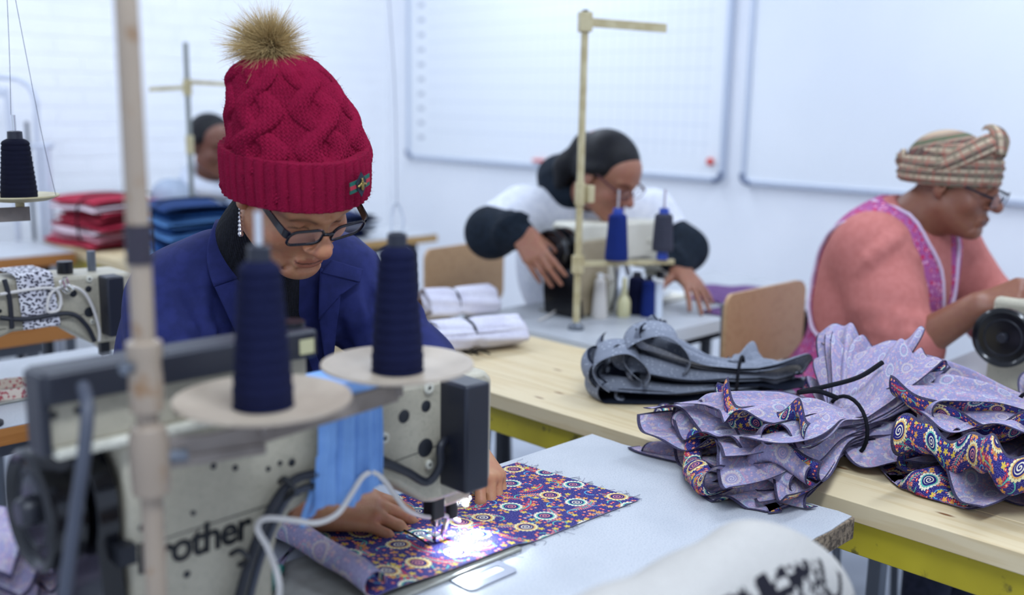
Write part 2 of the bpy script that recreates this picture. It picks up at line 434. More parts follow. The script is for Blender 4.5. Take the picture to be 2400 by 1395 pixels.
# ------------------------------------------------------------------ whiteboards
def whiteboard(label, ya, yb, z0, z1, gridded):
    """ya > yb; hangs on the back wall, which faces -x"""
    t = thing('whiteboard', label, 'whiteboard', (WX, (ya + yb) / 2, z0)); w, h = ya - yb, z1 - z0; xf = -.022
    R = .035; c = .03
    def surf():
        if not gridded: return mixc(noise(coord(), 2, 2).ss(.3, .7), hx('EEF1F4'), hx('E9EDF1'))
        x, y, z = sep(coord())
        gy = ((y / .052).frac() - .5).abs().ss(.46, .49); gz = ((z / .078).frac() - .5).abs().ss(.47, .49)
        inside = (y < w / 2 - .17) * (y > -w / 2 + .08) * (z > .10)
        base = mixc((gy.max(gz)) * inside * .34, hx('EEF1F4'), hx('7F90B4'))
        mk = (((z / .078).frac() - .5).abs() < .14) * (y > w / 2 - .14) * (y < w / 2 - .09) * (z > .1) * (noise(comb(y * 400.0, z * 300.0), 1, 2) > .45)
        return mixc(mk * .6, base, hx('4D5A78'))
    sm = mat('board_gridded' if gridded else 'board_plain', rough=.22, fn=surf)
    MB().prism(rrect(w - .01, h - .01, R), -.004, .004, O=(xf + .008, 0, h / 2), A=(0, -1, 0), B=(0, 0, 1)).build('writing_surface', sm, t, False)
    o = rrect(w, h, R, 5); i_ = rrect(w - .04, h - .04, R - .01, 5); k = len(o); mb = MB(); V = []
    for X0, P in ((0., o), (xf - .006, o), (xf - .006, i_), (xf + .006, i_)): V += [(X0, -a, b + h / 2) for a, b in P]
    F = [[r * k + j, r * k + (j + 1) % k, (r + 1) * k + (j + 1) % k, (r + 1) * k + j] for r in range(3) for j in range(k)]
    mb.add(V, F).build('frame', alu, t, False, bevel=.002)
    cm = mat('board_corner_plastic', '6B7690', .5)
    for sy in (1, -1):
        for zz in (0, 1):
            q = MB(); cy, cz = sy * (w / 2 - .035), (.035 if zz == 0 else h - .035)
            pts = [(xf - .009, cy + sy * .028 * math.cos(a), cz + (-1 if zz == 0 else 1) * .028 * math.sin(a)) for a in np.linspace(-.35, math.pi / 2 + .35, 9)]
            q.tube(pts, .010, 8).build('corner_cap', cm, t, False)
    return t
def wy(px, py): return pl(px, py, 0, WX)[1]
zb = 1.035
B1 = whiteboard('whiteboard printed with a planning grid, behind the worker in white', wy(962, 372), wy(1702, 405), zb, zb + 1.2, True)
B2 = whiteboard('plain whiteboard behind the worker in the head wrap', wy(1744, 412), wy(1744, 412) - 2.4, zb, zb + 1.2, False)
for i, (px, py, s, lb) in enumerate(((1268, 377, .085, 'long red marker in the lower middle of the gridded whiteboard'), (1664, 379, .03, 'small red magnet in the lower corner of the gridded whiteboard'))):
    p = pl(px, py, 0, WX - .03); t = thing(('marker_pen', 'magnet')[i], lb, ('marker', 'magnet')[i], p)
    if i == 0:
        MB().cyl((0, -s / 2, 0), (0, s / 2 - .02, 0), .007, n=12).build('barrel', red_pl, t, False); MB().cyl((0, s / 2 - .02, 0), (0, s / 2 + .012, 0), .0085, n=12).build('cap', mat('pink_plastic', 'E88A84', .4), t, False)
    else:
        MB().lathe([(.0, 0), (.016, 0), (.016, .006), (.010, .012), (0, .013)], axis=(-1, 0, 0), n=20).build('body', red_pl, t, False); MB().lathe([(.012, 0), (.017, .001), (.017, -.006), (.012, -.006)], axis=(-1, 0, 0), n=20).build('rim', mat('pink_plastic'), t, False)

# ------------------------------------------------------------------ tables
def legs(t, x0, x1, y0, y1, z, m, r=.016, square=True):
    for x in (x0, x1):
        for y in (y0, y1):
            q = MB()
            if square: q.box((x - r, y - r, 0), (x + r, y + r, z))
            else: q.cyl((x, y, 0), (x, y, z), r, n=14)
            q.build('leg', m, t, bevel=.003 if square else 0)
def jag(n, a): return [random.uniform(-a, a) for _ in range(n)]
def sewing_table(label, x0, x1, y0, y1, edge=None, worn=False, z=.75, th=.036, topm=None, legm=None):
    t = thing('sewing_table', label, 'table', ((x0 + x1) / 2, (y0 + y1) / 2, 0))
    e = edge or chip_m
    MB().box((x0, y0, z - th), (x1, y1, z - .0015)).build('table_core', e, t, bevel=.002)
    if worn:      # laminate sheet with chipped edges
        poly = [(x0, y0)]
        n = 46; ch = np.zeros(n)
        for k in range(3): ch += np.maximum(0, np.array(jag(n, 1)) - .45) * .006
        for i in range(n): poly.append((x0 + (x1 - x0) * (i + 1) / (n + 1), y0 + ch[i] + random.random() * .001))
        m_ = 22; ch = np.maximum(0, np.array(jag(m_, 1)) - .3) * .006
        for i in range(m_): poly.append((x1 - ch[i], y0 + .004 + (y1 - y0 - .004) * i / (m_ - 1)))
        poly.append((x0, y1))
    else: poly = [(x0, y0), (x1, y0), (x1, y1), (x0, y1)]
    MB().prism(poly, z - .0015, z, A=(1, 0, 0), B=(0, 1, 0)).build('laminate_top', topm or laminate, t, smooth=False)
    for ya in (y0 + .05, y1 - .08): MB().box((x0 + .08, ya, z - th - .035), (x1 - .08, ya + .03, z - th)).build('frame_rail', legm or grey_metal, t)
    legs(t, x0 + .1, x1 - .1, y0 + .065, y1 - .065, z - th, legm or grey_metal)
    return t
T1 = sewing_table('white topped sewing table with a chipped chipboard edge, nearest to the camera', -.35, 1.39, .655, 1.174, worn=True)
T2 = sewing_table('white sewing table of the worker in the white sweatshirt', 1.925, 3.15, 1.60, 2.12, edge=mat('white_edge_band', 'D9DDE2', .5), legm=dark_metal)
T3 = sewing_table('white sewing table with a brown edge, behind the worker in the red hat', -.7, 1.30, 1.92, 2.42, edge=brown_edge)
T4 = sewing_table('white sewing table of the worker in the head wrap', 1.925, 3.15, .44, .96, edge=mat('white_edge_band'))
T6 = sewing_table('white table with a brown edge, behind the leopard cloth machine', -.6, 1.075, 2.73, 3.2, edge=brown_edge, th=.045)
T7 = sewing_table('small far table with a grey metal edge under the navy bundle', 2.5, 3.06, 3.55, 4.0, edge=mat('tan_edge', 'B58E55', .6), legm=dark_metal)
T8 = sewing_table('far white table with a brown edge, left of the red fabric pile', .3, 1.58, 3.98, 4.42, edge=brown_edge, th=.045, legm=dark_metal)
def pine_table(label, x0, x1, y0, y1, frame_m, z=.75, n=4, th=.032):
    t = thing('pine_table', label, 'table', ((x0 + x1) / 2, (y0 + y1) / 2, 0)); w = (x1 - x0) / n
    for i in range(n):
        MB().box((x0 + i * w + .0006, y0, z - th), (x0 + (i + 1) * w - .0006, y1, z)).build('plank', pine, t, bevel=.0015)
    a, zz = .018, z - th
    for x in (x0 + a, x1 - a - .03): MB().box((x, y0 + .03, zz - .06), (x + .03, y1 - .03, zz)).build('apron_rail', frame_m, t, bevel=.002)
    for y in (y0 + .03, y1 - .06): MB().box((x0 + a + .03, y, zz - .06), (x1 - a - .03, y + .03, zz)).build('apron_rail', frame_m, t, bevel=.002)
    legs(t, x0 + a + .02, x1 - a - .02, y0 + .12, y1 - .12, zz - .01, grey_metal, .017)
    return t
P1 = pine_table('long pine plank table on a yellow steel frame', 1.44, 1.885, -.45, 2.25, yellow_paint)
P2 = pine_table('far pine plank table under the red and the blue fabric piles', 1.60, 2.10, 3.28, 4.36, yellow_paint)

# ------------------------------------------------------------------ plywood chairs
def chair(label, x, y, rz, group=None):
    """local: the sitter faces -y"""
    t = thing('plywood_chair', label, 'chair', (x, y, 0), rz)
    def panel(w, h, bow, th, n=10):
        P = []
        for s in (0, th):
            for a, b in rrect(w, h, .035, 5): P.append((a, bow * (a / (w / 2)) ** 2 * -1 + s, b))
        k = len(P) // 2; return P, [list(range(k))[::-1], list(range(k, 2 * k))] + [[i, (i + 1) % k, k + (i + 1) % k, k + i] for i in range(k)]
    V, F = panel(.40, .22, .018, .011); V = np.array(V) + (0, .185, .76)
    b = make('backrest', V, F, ply, t, False)
    for sx in (-1, 1):
        for dz in (-.05, .05): MB().lathe([(0, -.002), (.006, -.002), (.006, 0)], c=(sx * .15, .198 - .012, .76 + dz), axis=(0, 1, 0), n=12).build('rivet', chrome, b, False)
    MB().prism(rrect(.39, .38, .05, 5), 0, .012, O=(0, 0, .445)).build('seat', ply, t, False, bevel=.003)
    for sx in (-1, 1):
        MB().tube(smooth_path([(sx * .16, .21, 0), (sx * .16, .17, .44), (sx * .16, .19, .62), (sx * .16, .20, .84)]), .011, 10).build('back_leg', grey_metal, t, False)
        MB().tube(smooth_path([(sx * .17, -.18, 0), (sx * .16, -.15, .42), (sx * .16, -.08, .437), (sx * .16, .16, .437)]), .011, 10).build('front_leg', grey_metal, t, False)
    return t
chair('plywood chair with a riveted backrest behind the worker in the head wrap', 2.42, 1.27, 0)
chair('plywood chair behind the worker in the white sweatshirt', 2.36, 2.40, .1)
chair('plywood chair on the floor under the leopard cloth machine', .8, 3.52, 2.6)

# ------------------------------------------------------------------ thread cones and stands
def cone(label, p, m, h=.14, r0=.029, r1=.019, group=None, tip=navy_pl, rz=0.):
    t = thing('thread_cone', label, 'thread cone', p, rz, group)
    prof = [(r0 * .55, 0), (r0, .001)]; n = 44
    for i in range(n + 1):
        f = i / n; rr = r0 + (r1 - r0) * f + .0006 * math.sin(i * 1.7) + .0004 * math.sin(i * 3.1)
        if f < .05: rr -= .002 * (1 - f / .05)
        if f > .95: rr -= .004 * ((f - .95) / .05) ** 2
        prof.append((rr, .003 + (h - .008) * f))
    prof += [(r1 * .62, h - .003), (r1 * .6, h - .003)]
    MB().lathe(prof, n=40).build('thread', m, t, False, sharp=60)
    MB().lathe([(r1 * .58, h - .006), (r1 * .55, h + .010), (r1 * .4, h + .011), (r1 * .4, h - .006)], n=24).build('cone_core', tip, t, False)
    return t
def plate(t, p, r, m, dish=.010):
    p = np.array(p); prof = [(.004, 0), (r * .45, .000), (r * .75, dish * .25), (r * .97, dish * .9), (r, dish), (r * .995, dish * 1.25), (r * .96, dish * 1.2), (r * .75, dish * .55), (r * .45, .0035), (.004, .0035)]
    q = MB().lathe(prof, c=p, n=48).build('spool_plate', m, t, sharp=60)
    return q
# -- the stand in the foreground
def wire(name, pts, r, m, parent=None, n=8, k=8, **kw): return MB().tube(smooth_path(pts, k), r, n).build(name, m, parent, **kw)
sp1, sp2 = at(618, 960, .93), at(932, 876, 1.08)
pole_xy = at(342, 900, .87)[:2]
S1 = thing('thread_stand', 'beige thread stand pole with two spool plates, in front of the nearest machine', 'thread stand', (pole_xy[0], pole_xy[1], .75))
px_, py_ = pole_xy
MB().cyl((px_, py_, .75), (px_, py_, 1.78), .0098, n=24).build('pole', pole_m, S1)
MB().lathe([(.0105, 0), (.030, 0), (.030, .006), (.016, .012), (.0105, .03)], c=(px_, py_, .75), n=24).build('foot', dark_metal, S1)
MB().lathe([(.0100, 0), (.0112, 0), (.0112, .034), (.0100, .034)], c=(px_, py_, at(342, 618, .87)[2]), n=24).build('tape_band', mat('dark_tape', '2A2430', .6), S1)
zc = at(342, 1085, .87)[2]
bar_d = np.array([*(sp2 - sp1)[:2], 0]); bar_d /= np.linalg.norm(bar_d)
col = MB().lathe([(.0102, -.030), (.0165, -.028), (.0175, -.008), (.0175, .022), (.0150, .034), (.0102, .036)], c=(px_, py_, zc), n=24).build('collar', pole_m, S1, bevel=.001)
MB().cyl((px_, py_, zc + .004), (px_ + .030, py_ - .012, zc + .004), .006, n=10).build('clamp_screw', grey_metal, col)
zc2 = at(342, 905, .87)[2]
col2 = MB().lathe([(.0102, -.024), (.0145, -.022), (.0150, .0), (.0135, .022), (.0155, .030), (.0150, .040), (.0102, .042)], c=(px_, py_, zc2), n=24).build('collar', pole_m, S1)
MB().cyl((px_ - .004, py_ + .002, zc2 + .02), (px_ - .022, py_ - .006, zc2 + .02), .0055, n=10).build('clamp_screw', grey_metal, col2)
# the bar that carries both plates, cranked from the collar
zb1 = sp1[2] - .022
pa = np.array([px_, py_, zc + .012]); pb = np.array([sp1[0], sp1[1], zb1]); pc = np.array([sp2[0], sp2[1], sp2[2] - .02])
def flatbar(pts, w, th):
    P = np.array(pts, float); V = []; 
    for i in range(len(P)):
        d = P[min(i + 1, len(P) - 1)] - P[max(i - 1, 0)]; s = np.cross(d, (0, 0, 1)); s /= np.linalg.norm(s)
        for a, b in ((-1, -1), (1, -1), (1, 1), (-1, 1)): V.append(P[i] + s * a * th / 2 + np.array([0, 0, b * w / 2]))
    F = [[0, 1, 2, 3][::-1], [4 * (len(P) - 1) + k for k in range(4)]]
    for i in range(len(P) - 1):
        for k in range(4): F.append([4 * i + k, 4 * i + (k + 1) % 4, 4 * i + 4 + (k + 1) % 4, 4 * i + 4 + k])
    return MB().add(V, F)
flatbar([pa, pa * .5 + pb * .5 + (0, 0, -.004), pb, pc], .022, .004).build('spool_bar', brown_bar, S1, bevel=.001)
flatbar([pa + (0, 0, -.014), pb + (0, 0, -.016)], .010, .010).build('brace', brown_bar, S1, bevel=.001)
for i, p in enumerate((sp1, sp2)):
    plate(S1, p, .083, beige)
    MB().cyl((p[0], p[1], p[2] - .025), (p[0], p[1], p[2] + .006), .006, n=12).build('plate_stem', brown_bar, S1)
    if i == 0: MB().cyl((p[0], p[1], p[2]), (p[0], p[1], p[2] + .188), .0045, .0035, n=12).build('spool_pin', chrome, S1)
    else:
        zz = p[2]; wire('spool_pin', [(p[0] - .004, p[1] + .004, zz), (p[0] - .004, p[1] + .004, zz + .15), (p[0] - .0035, p[1] + .0035, zz + .176), (p[0], p[1], zz + .186), (p[0] + .0045, p[1] - .0045, zz + .17), (p[0] + .004, p[1] - .004, zz + .145), (p[0] + .002, p[1] - .002, zz + .01)], .0014, chrome, S1)
cone('navy thread cone on the nearest spool plate, beside the beige pole', sp1 + (0, 0, .0036), navy_thread, .142)
cone('navy thread cone on the spool plate in front of the jacket', sp2 + (0, 0, .0036), navy_thread, .140)

for i_, (p, a_) in ((1, (sp2, (905, -80, 1.10))),):
    tag(wire('sewing_thread', [p + (0, 0, .187), (p + (0, 0, .187)) * .5 + at(*a_) * .5 + (.004, 0, 0), at(*a_)], .00035, mat('fine_navy_thread', '4A4E68', .7), k=4, n=5), 'fine navy thread rising from the cone %s' % ('nearest the beige pole', 'in front of the jacket')[i_], 'thread')
# -- the stand at the left edge
sp3 = at(46, 472, 1.86)
po3 = at(-70, 520, 1.80)
S3 = thing('thread_stand', 'thread stand with one spool plate at the left edge of the picture', 'thread stand', (po3[0], po3[1], .75))
MB().cyl((po3[0], po3[1], .75), (po3[0], po3[1], 1.95), .009, n=16).build('pole', cream_metal, S3)
MB().lathe([(.009, 0), (.028, 0), (.028, .006), (.012, .012), (.009, .02)], c=(po3[0], po3[1], .75), n=20).build('foot', dark_metal, S3)
flatbar([(po3[0], po3[1], sp3[2] - .022), (sp3[0] + .012, sp3[1] - .012, sp3[2] - .022)], .026, .003).build('spool_bar', brown_bar, S3, bevel=.0008)
plate(S3, sp3, .068, cream_metal)
MB().cyl((sp3[0], sp3[1], sp3[2] - .03), (sp3[0], sp3[1], sp3[2] + .004), .008, n=12).build('plate_stem', cream_metal, S3)
MB().cyl(sp3, sp3 + (0, 0, .155), .0035, n=12).build('spool_pin', chrome, S3)
flatbar([(po3[0], po3[1], 1.93), (sp3[0] + .03, sp3[1] - .03, 1.93)], .02, .003).build('top_arm', cream_metal, S3)
cone('black thread cone on the spool plate at the left picture edge', sp3 + (0, 0, .0036), black_thread, .112, .032, .023)
thr = mat('fine_thread', '3A3D50', .7)
tag(wire('sewing_thread', [sp3 + (-.004, 0, .155), at(22, 120, 1.86), at(14, -60, 1.86)], .0005, thr, k=4, n=5), 'thin dark thread rising from the cone at the left edge', 'thread')
tag(wire('sewing_thread', [at(132, 462, 1.86), at(95, 300, 1.86), at(25, -60, 1.86)], .0005, thr, k=4, n=5), 'thin dark thread slanting past the spool plate at the left edge', 'thread')

# -- the stand on the second table
b2 = pl(1350, 772, 2, .75)
S2_ = thing('thread_stand', 'tall cream thread stand in front of the worker in white', 'thread stand', b2)
topz = 1.35 + (pl(1374, 40, 0, b2[0])[2] - 1.35)
MB().cyl(b2, (b2[0], b2[1], topz), .0095, n=18).build('pole', cream_metal, S2_)
MB().lathe([(.0095, 0), (.022, 0), (.022, .008), (.014, .014), (.0095, .02)], c=b2, n=20).build('foot', grey_metal, S2_)
MB().cyl((b2[0], b2[1], topz), (b2[0], b2[1], topz + .018), .008, n=14).build('pole_cap', black_pl, S2_)
ux = np.array([1., 0, 0])
def arm_to(px, py, z0, px0, py0):   # a bar end level with z0, seen at px
    r = ray(px, py); k = (z0 - CAM_H) / r[2]; return CO + r * k
ua = np.array([.80, -.60, 0.])
ea = np.array([b2[0], b2[1], topz - .012])
MB().cbox(ea, (.034, .034, .05), rotm(rz=math.atan2(ua[1], ua[0]))).build('top_clamp', cream_metal, S2_, bevel=.003)
flatbar([ea, ea + ua * .215 + (0, 0, -.01)], .022, .010).build('top_arm', cream_metal, S2_, bevel=.001)
zl = pl(1350, 618, 0, b2[0])[2]
el = np.array([b2[0], b2[1], zl])
MB().lathe([(.0098, -.026), (.017, -.024), (.017, .022), (.0098, .024)], c=el, n=18).build('collar', cream_metal, S2_)
ul = np.array([.86, -.51, 0.])
flatbar([el, el + ul * .275], .014, .012).build('spool_bar', cream_metal, S2_, bevel=.001)
zk = pl(1360, 455, 0, b2[0])[2]
MB().lathe([(.0098, -.03), (.0135, -.03), (.0135, .03), (.0098, .03)], c=(b2[0], b2[1], zk), n=18).cbox((b2[0] + .022, b2[1] - .012, zk), (.022, .022, .045)).build('collar', cream_metal, S2_, bevel=.001)
for i, (f, lb, mm, h, r0, r1) in enumerate(((.108, 'blue thread cone on the spool bar of the cream stand, next to its pole', blue_thread, .128, .032, .024), (.24, 'dark grey thread cone at the outer end of the cream spool bar', grey_thread, .105, .029, .024))):
    p = el + ul * f + (0, 0, .008)
    MB().cyl(p, p + (0, 0, .19), .003, n=10).build('spool_pin', chrome, S2_)
    if i: MB().lathe([(.004, 0), (.016, 0), (.014, .03), (.004, .03)], c=p, n=20).build('spool_seat', mat('blue_plastic', '2A48A8', .4), S2_)
    cone(lb, p + (0, 0, .001 + .022 * i), mm, h, r0, r1, tip=mat('blue_plastic', '2A48A8', .4))

# -- the far stand beside the pupil
p4 = at(450, 470, 3.95); b4 = np.array([p4[0], p4[1], .75])
S4 = thing('thread_stand', 'far grey thread stand with two side arms, in front of the person in grey', 'thread stand', b4)
z4 = at(450, 100, 3.95)[2]; z4a = at(450, 205, 3.95)[2]
st_m = mat('dull_steel', '8C8F8A', .45, .3)
MB().cyl(b4, (b4[0], b4[1], z4), .010, n=14).build('pole', st_m, S4)
MB().lathe([(.01, 0), (.026, 0), (.026, .008), (.014, .014), (.01, .02)], c=b4, n=18).build('foot', dark_metal, S4)
ca = np.array([b4[0], b4[1], z4a]); da = np.array([S2, -S2, 0])
MB().lathe([(.0103, -.03), (.017, -.03), (.017, .03), (.0103, .03)], c=ca, n=16).build('collar', cream_metal, S4)
flatbar([ca, ca - da * .145 + (0, 0, -.01)], .016, .008).build('side_arm', cream_metal, S4)
flatbar([ca + (0, 0, .02), ca + da * .20 + (0, 0, .012)], .016, .008).build('side_arm', cream_metal, S4)
zk = at(450, 330, 3.95)[2]
MB().lathe([(.0103, -.05), (.015, -.05), (.015, .02), (.0103, .02)], c=(b4[0], b4[1], zk), n=16).build('sleeve', cream_metal, S4)

# -- pale tube rack by the left wall
rx = lambda px, py, d: at(px, py, d)
rk = thing('garment_rack', 'pale tubular rack standing by the wall at the far left', 'rack', (at(60, 400, 4.30)[0], at(60, 400, 4.30)[1], 0))
pale = mat('pale_grey_tube', 'C9CED9', .4)
def down(p): return np.array([p[0], p[1], .012])
a0 = at(-60, 186, 4.30); a1 = at(45, 187, 4.30); a2 = at(84, 235, 4.30); a3 = at(88, 330, 4.30)
wire('hoop', [down(a0), (a0[0], a0[1], a0[2] - .1), a0, a1, a2, a3, down(a3)], .012, pale, rk)
a4 = at(-60, 208, 4.28); a5 = at(2, 222, 4.28); a6 = at(22, 280, 4.28)
wire('hoop', [down(a4), a4, a5, a6, down(a6)], .012, pale, rk)
p = at(62, 290, 4.30); q = at(108, 345, 4.30)
MB().cyl(at(62, 285, 4.30), down(p), .008, n=10).build('upright', grey_metal, rk); MB().cyl(at(72, 343, 4.30), at(126, 341, 4.30), .012, n=10).build('crossbar', pale, rk); MB().cyl(q, down(q), .016, n=10).build('upright', pale, rk)
# ------------------------------------------------------------------ sewing machines (local: needle at the origin on the bed, rear towards -y, handwheel at -x)
led_m = mat('led_lamp', 'FFFFFF', .3, Emission_Color=(.92, .96, 1, 1), Emission_Strength=30.0)
cord_white = mat('white_cord', 'D9D3CC', .45); cord_black = mat('black_cord', '1C1E28', .45); cord_grey = mat('grey_cord', '3C404C', .45)
clearm = mat('clear_plastic', 'FFFFFF', .08, Transmission_Weight=1.0, IOR=1.45)
def machine(label, o, sc, paint, wheel=(-.522, .192, .062), depth=(-.063, .060), box=True, top=True, logo=True, guard=True, led=True):
    t = thing('sewing_machine', label, 'sewing machine', o); q = lambda mb, n, m, par=None, **k: mb_build(mb, n, m, par or t, sc, **k)
    def mb_build(mb, n, m, par, sc, **k):
        V = np.concatenate(mb.V) * sc; return make(n, V, mb.F, m, par, False, **k)
    y0, y1 = depth
    poly = [(-.457, -.004), (-.292, -.004), (-.291, .085), (-.284, .115), (-.268, .136), (-.24, .145), (-.150, .145), (-.125, .136), (-.070, .094), (-.055, .090), (.035, .090), (.045, .098), (.045, .238), (.034, .250), (-.05, .253), (-.44, .268), (-.455, .258)]
    body = q(MB().prism(poly, -y1, -y0, A=(1, 0, 0), B=(0, 0, 1)), 'body', paint, bevel=.007, sharp=50)
    q(MB().box((-.475, -.095, -.0048), (.075, .085, 0)), 'bed', mat('bed_enamel', rough=.35, fn=speck('9B9A92', '8A8980', 30)), bevel=.002)
    q(MB().prism(rrect(.10, .06, .012), 0, .0012, O=(0, 0, 0)), 'needle_plate', chrome)
    # seams, screws and oil holes on the rear face
    yr = y0
    q(MB().box((-.452, yr - .0006, .152), (-.255, yr + .0006, .1535), rotm(ry=math.radians(-1.5))), 'seam', mat('seam_dark', '5A5850', .6))
    q(MB().box((-.148, yr - .0006, .1625), (-.052, yr + .0006, .1637), rotm(ry=math.radians(-4))), 'seam', mat('seam_dark'))
    for (x, z, r, kind) in ((-.105, .216, .0085, 'h'), (-.070, .222, .0075, 'h'), (-.071, .168, .012, 'h'), (-.067, .245, .0075, 's'), (-.137, .196, .0075, 's'), (-.066, .145, .0065, 's'), (-.36, .215, .0035, 'h'), (-.335, .207, .0035, 'h'), (-.295, .196, .003, 'h'), (-.28, .199, .003, 'h'), (-.265, .196, .0045, 'h'), (-.44, .17, .004, 'h'), (-.385, .17, .003, 'h'), (-.395, .105, .004, 'h')):
        if kind == 'h': q(MB().lathe([(0, .0012), (r * .8, .0012), (r, .0006), (r, -.002)], c=(x, yr, z), axis=(0, -1, 0), n=20), 'oil_plug', mat('dark_plug', '22242A', .5), body)
        else:
            s = q(MB().lathe([(r, -.001), (r, .003), (r * .75, .0045), (r * .4, .0045), (r * .35, .003), (0, .003)], c=(x, yr, z), axis=(0, -1, 0), n=20), 'screw', cream, body)
            q(MB().lathe([(0, .0034), (r * .33, .0034), (r * .33, .002)], c=(x, yr, z), axis=(0, -1, 0), n=12), 'socket', mat('dark_plug'), body)
    # handwheel
    wx, wz, wr = wheel
    hw = q(MB().lathe([(.012, .000), (wr * .80, .002), (wr * .86, -.004), (wr * .93, -.006), (wr, -.002), (wr * 1.0, .016), (wr * .95, .020), (wr * .95, .030), (wr * .80, .034), (.012, .034)], c=(wx, 0, wz), axis=(1, 0, 0), n=48), 'handwheel', mat('gloss_black', '0C0D12', .18), sharp=40)
    q(MB().lathe([(0, -.014), (.012, -.014), (.015, -.010), (.016, .0), (.016, .04)], c=(wx, 0, wz), axis=(1, 0, 0), n=24), 'wheel_hub', mat('satin_black', '23242C', .35), hw)
    q(MB().lathe([(wr * .55, .004), (wr * .60, -.001), (wr * .66, .004)], c=(wx, 0, wz), axis=(1, 0, 0), n=40), 'wheel_ring', mat('satin_black'), hw)
    q(MB().cyl((wx + .03, 0, wz), (-.45, 0, wz), .016, n=16), 'shaft', dark_metal)
    if guard:
        gp = [(-.050, .02), (.050, .02)]
        g = [(wr * 1.06 * math.cos(a), wz + wr * 1.06 * math.sin(a)) for a in np.linspace(math.radians(-25), math.radians(205), 20)] + [(-.085, .0), (-.09, -.003), (.052, -.003), (.06, .06)]
        q(MB().prism(g, .006 + wx + .032, -.462, O=(0, 0, 0), A=(0, 1, 0), B=(0, 0, 1)), 'belt_guard', mat('gloss_black'), bevel=.004)
        q(MB().box((-.47, -.075, .14), (-.452, -.05, .16)), 'guard_bracket', dark_metal); q(MB().box((-.47, -.07, .05), (-.452, -.055, .06)), 'guard_bracket', dark_metal)
    if top:      # tilted cover box over the arm
        bx = q(MB().box((-.525, y0 - .004, .272), (-.245, y0 + .022, .320)), 'top_box', paint, bevel=.003)
        q(MB().box((-.530, y0 - .016, .316), (-.238, y0 + .030, .347), rotm(ry=math.radians(0))), 'top_lid', mat('lid_dark', '23252F', .42), bevel=.004)
        q(MB().box((-.534, y0 - .012, .268), (-.525, y0 + .026, .345)), 'end_flap', mat('lid_dark'), bevel=.002)
        q(MB().box((-.522, y0 - .012, .262), (-.25, y0 + .02, .272)), 'lower_lip', cream, bevel=.003)
        for x, z in ((-.52, .305), (-.498, .305), (-.49, .282), (-.40, .285)): q(MB().lathe([(0, .0025), (.003, .0025), (.0035, 0)], c=(x, y0 - .004, z), axis=(0, -1, 0), n=14), 'screw', dark_metal, bx)
        q(MB().cyl((-.25, y0 + .02, .335), (-.25, y0 + .02, .352), .016, n=20), 'lid_knob', black_pl)
        q(MB().box((-.262, y0 - .0175, .322), (-.244, y0 - .0162, .338)), 'sticker', mat('sticker', 'B9B58E', .5))
        q(MB().box((-.46, y0 + .01, .258), (-.3, y0 + .08, .274)), 'box_foot', dark_metal)
    if box:
        q(MB().box((-.046, y0 - .048, .112), (-.005, y0 + .004, .252)), 'solenoid_cover', navy_pl, bevel=.004)
    # head: presser bar, needle bar, foot
    q(MB().box((-.02, -.03, .06), (.04, .045, .105)), 'head_block', paint, bevel=.006)
    q(MB().cyl((.012, -.02, .04), (.012, -.02, .10), .0085, n=16), 'presser_bar', black_pl)
    q(MB().cyl((0, 0, .028), (0, 0, .08), .0045, n=14).cyl((0, 0, .004), (0, 0, .03), .0011, n=8), 'needle_bar', chrome)
    q(MB().cbox((0, -.002, .030), (.012, .012, .012)), 'needle_clamp', chrome, bevel=.002)
    ft = MB(); ft.box((-.010, -.008, .0035), (-.003, .024, .0055)).box((.003, -.008, .0035), (.010, .024, .0055)).box((-.009, -.012, .004), (.009, -.004, .014)).cyl((.004, -.010, .01), (.010, -.018, .05), .004, n=10)
    q(ft, 'presser_foot', chrome, bevel=.0008)
    q(MB().cbox((-.028, -.030, .072), (.022, .022, .040)), 'thread_tensioner', black_pl, bevel=.003)
    if logo:
        cu = bpy.data.curves.new('logo', 'FONT'); cu.body = 'brother'; cu.size = .046; cu.extrude = .0006; cu.offset = .0010; cu.space_character = .93; cu.resolution_u = 6
        ob = bpy.data.objects.new('logo', cu); me = bpy.data.meshes.new_from_object(ob); bpy.data.objects.remove(ob)
        V = np.array([v.co[:] for v in me.vertices]); F = [list(p.vertices) for p in me.polygons]
        V = np.stack([V[:, 0] * .95 + V[:, 1] * .06, -V[:, 2], V[:, 1]], 1); V = V @ rotm(ry=math.radians(-1)).T + (-.448, yr - .0008, .122)
        lg = make('logo_lettering', V * sc, F, mat('logo_black', '14151A', .45), body, False, smooth=False)
    return t
M1o = np.array([.862, 1.003, .755])
M1 = machine('olive grey sewing machine with a black handwheel, nearest to the camera', M1o, 1.0, olive)
def m1(x, y, z): return M1o + (x, y, z)
# leads on the nearest machine
def pr(px, py, y): return pl(px, py, 1, y)
wire('power_cord', [pr(550, 1440, .925), pr(590, 1300, .925), pr(640, 1185, .925), pr(690, 1125, .925), pr(760, 1108, .928), pr(880, 1085, .93), pr(950, 1105, .93), pr(1000, 1130, .93), pr(1030, 1095, .925), pr(1032, 1050, .925), pr(1045, 1030, .93)], .0055, cord_black, M1)
wire('power_cord', [pr(575, 1440, .927), pr(610, 1310, .927), pr(660, 1190, .928), pr(700, 1150, .93), pr(780, 1130, .931)], .0045, cord_grey, M1)
wire('lamp_lead', [pr(895, 1075, .93), pr(960, 1105, .945), pr(1000, 1130, .955), pr(1015, 1165, .97), pr(1018, 1190, .985)], .0035, cord_black, M1)
wire('cable_tie', [pr(655, 1130, .925), pr(668, 1122, .912), pr(690, 1150, .915), pr(668, 1170, .925)], .003, black_pl, M1)
wire('cable_tie', [pr(540, 1300, .922), pr(562, 1290, .912), pr(580, 1310, .915), pr(560, 1325, .925)], .003, black_pl, M1)
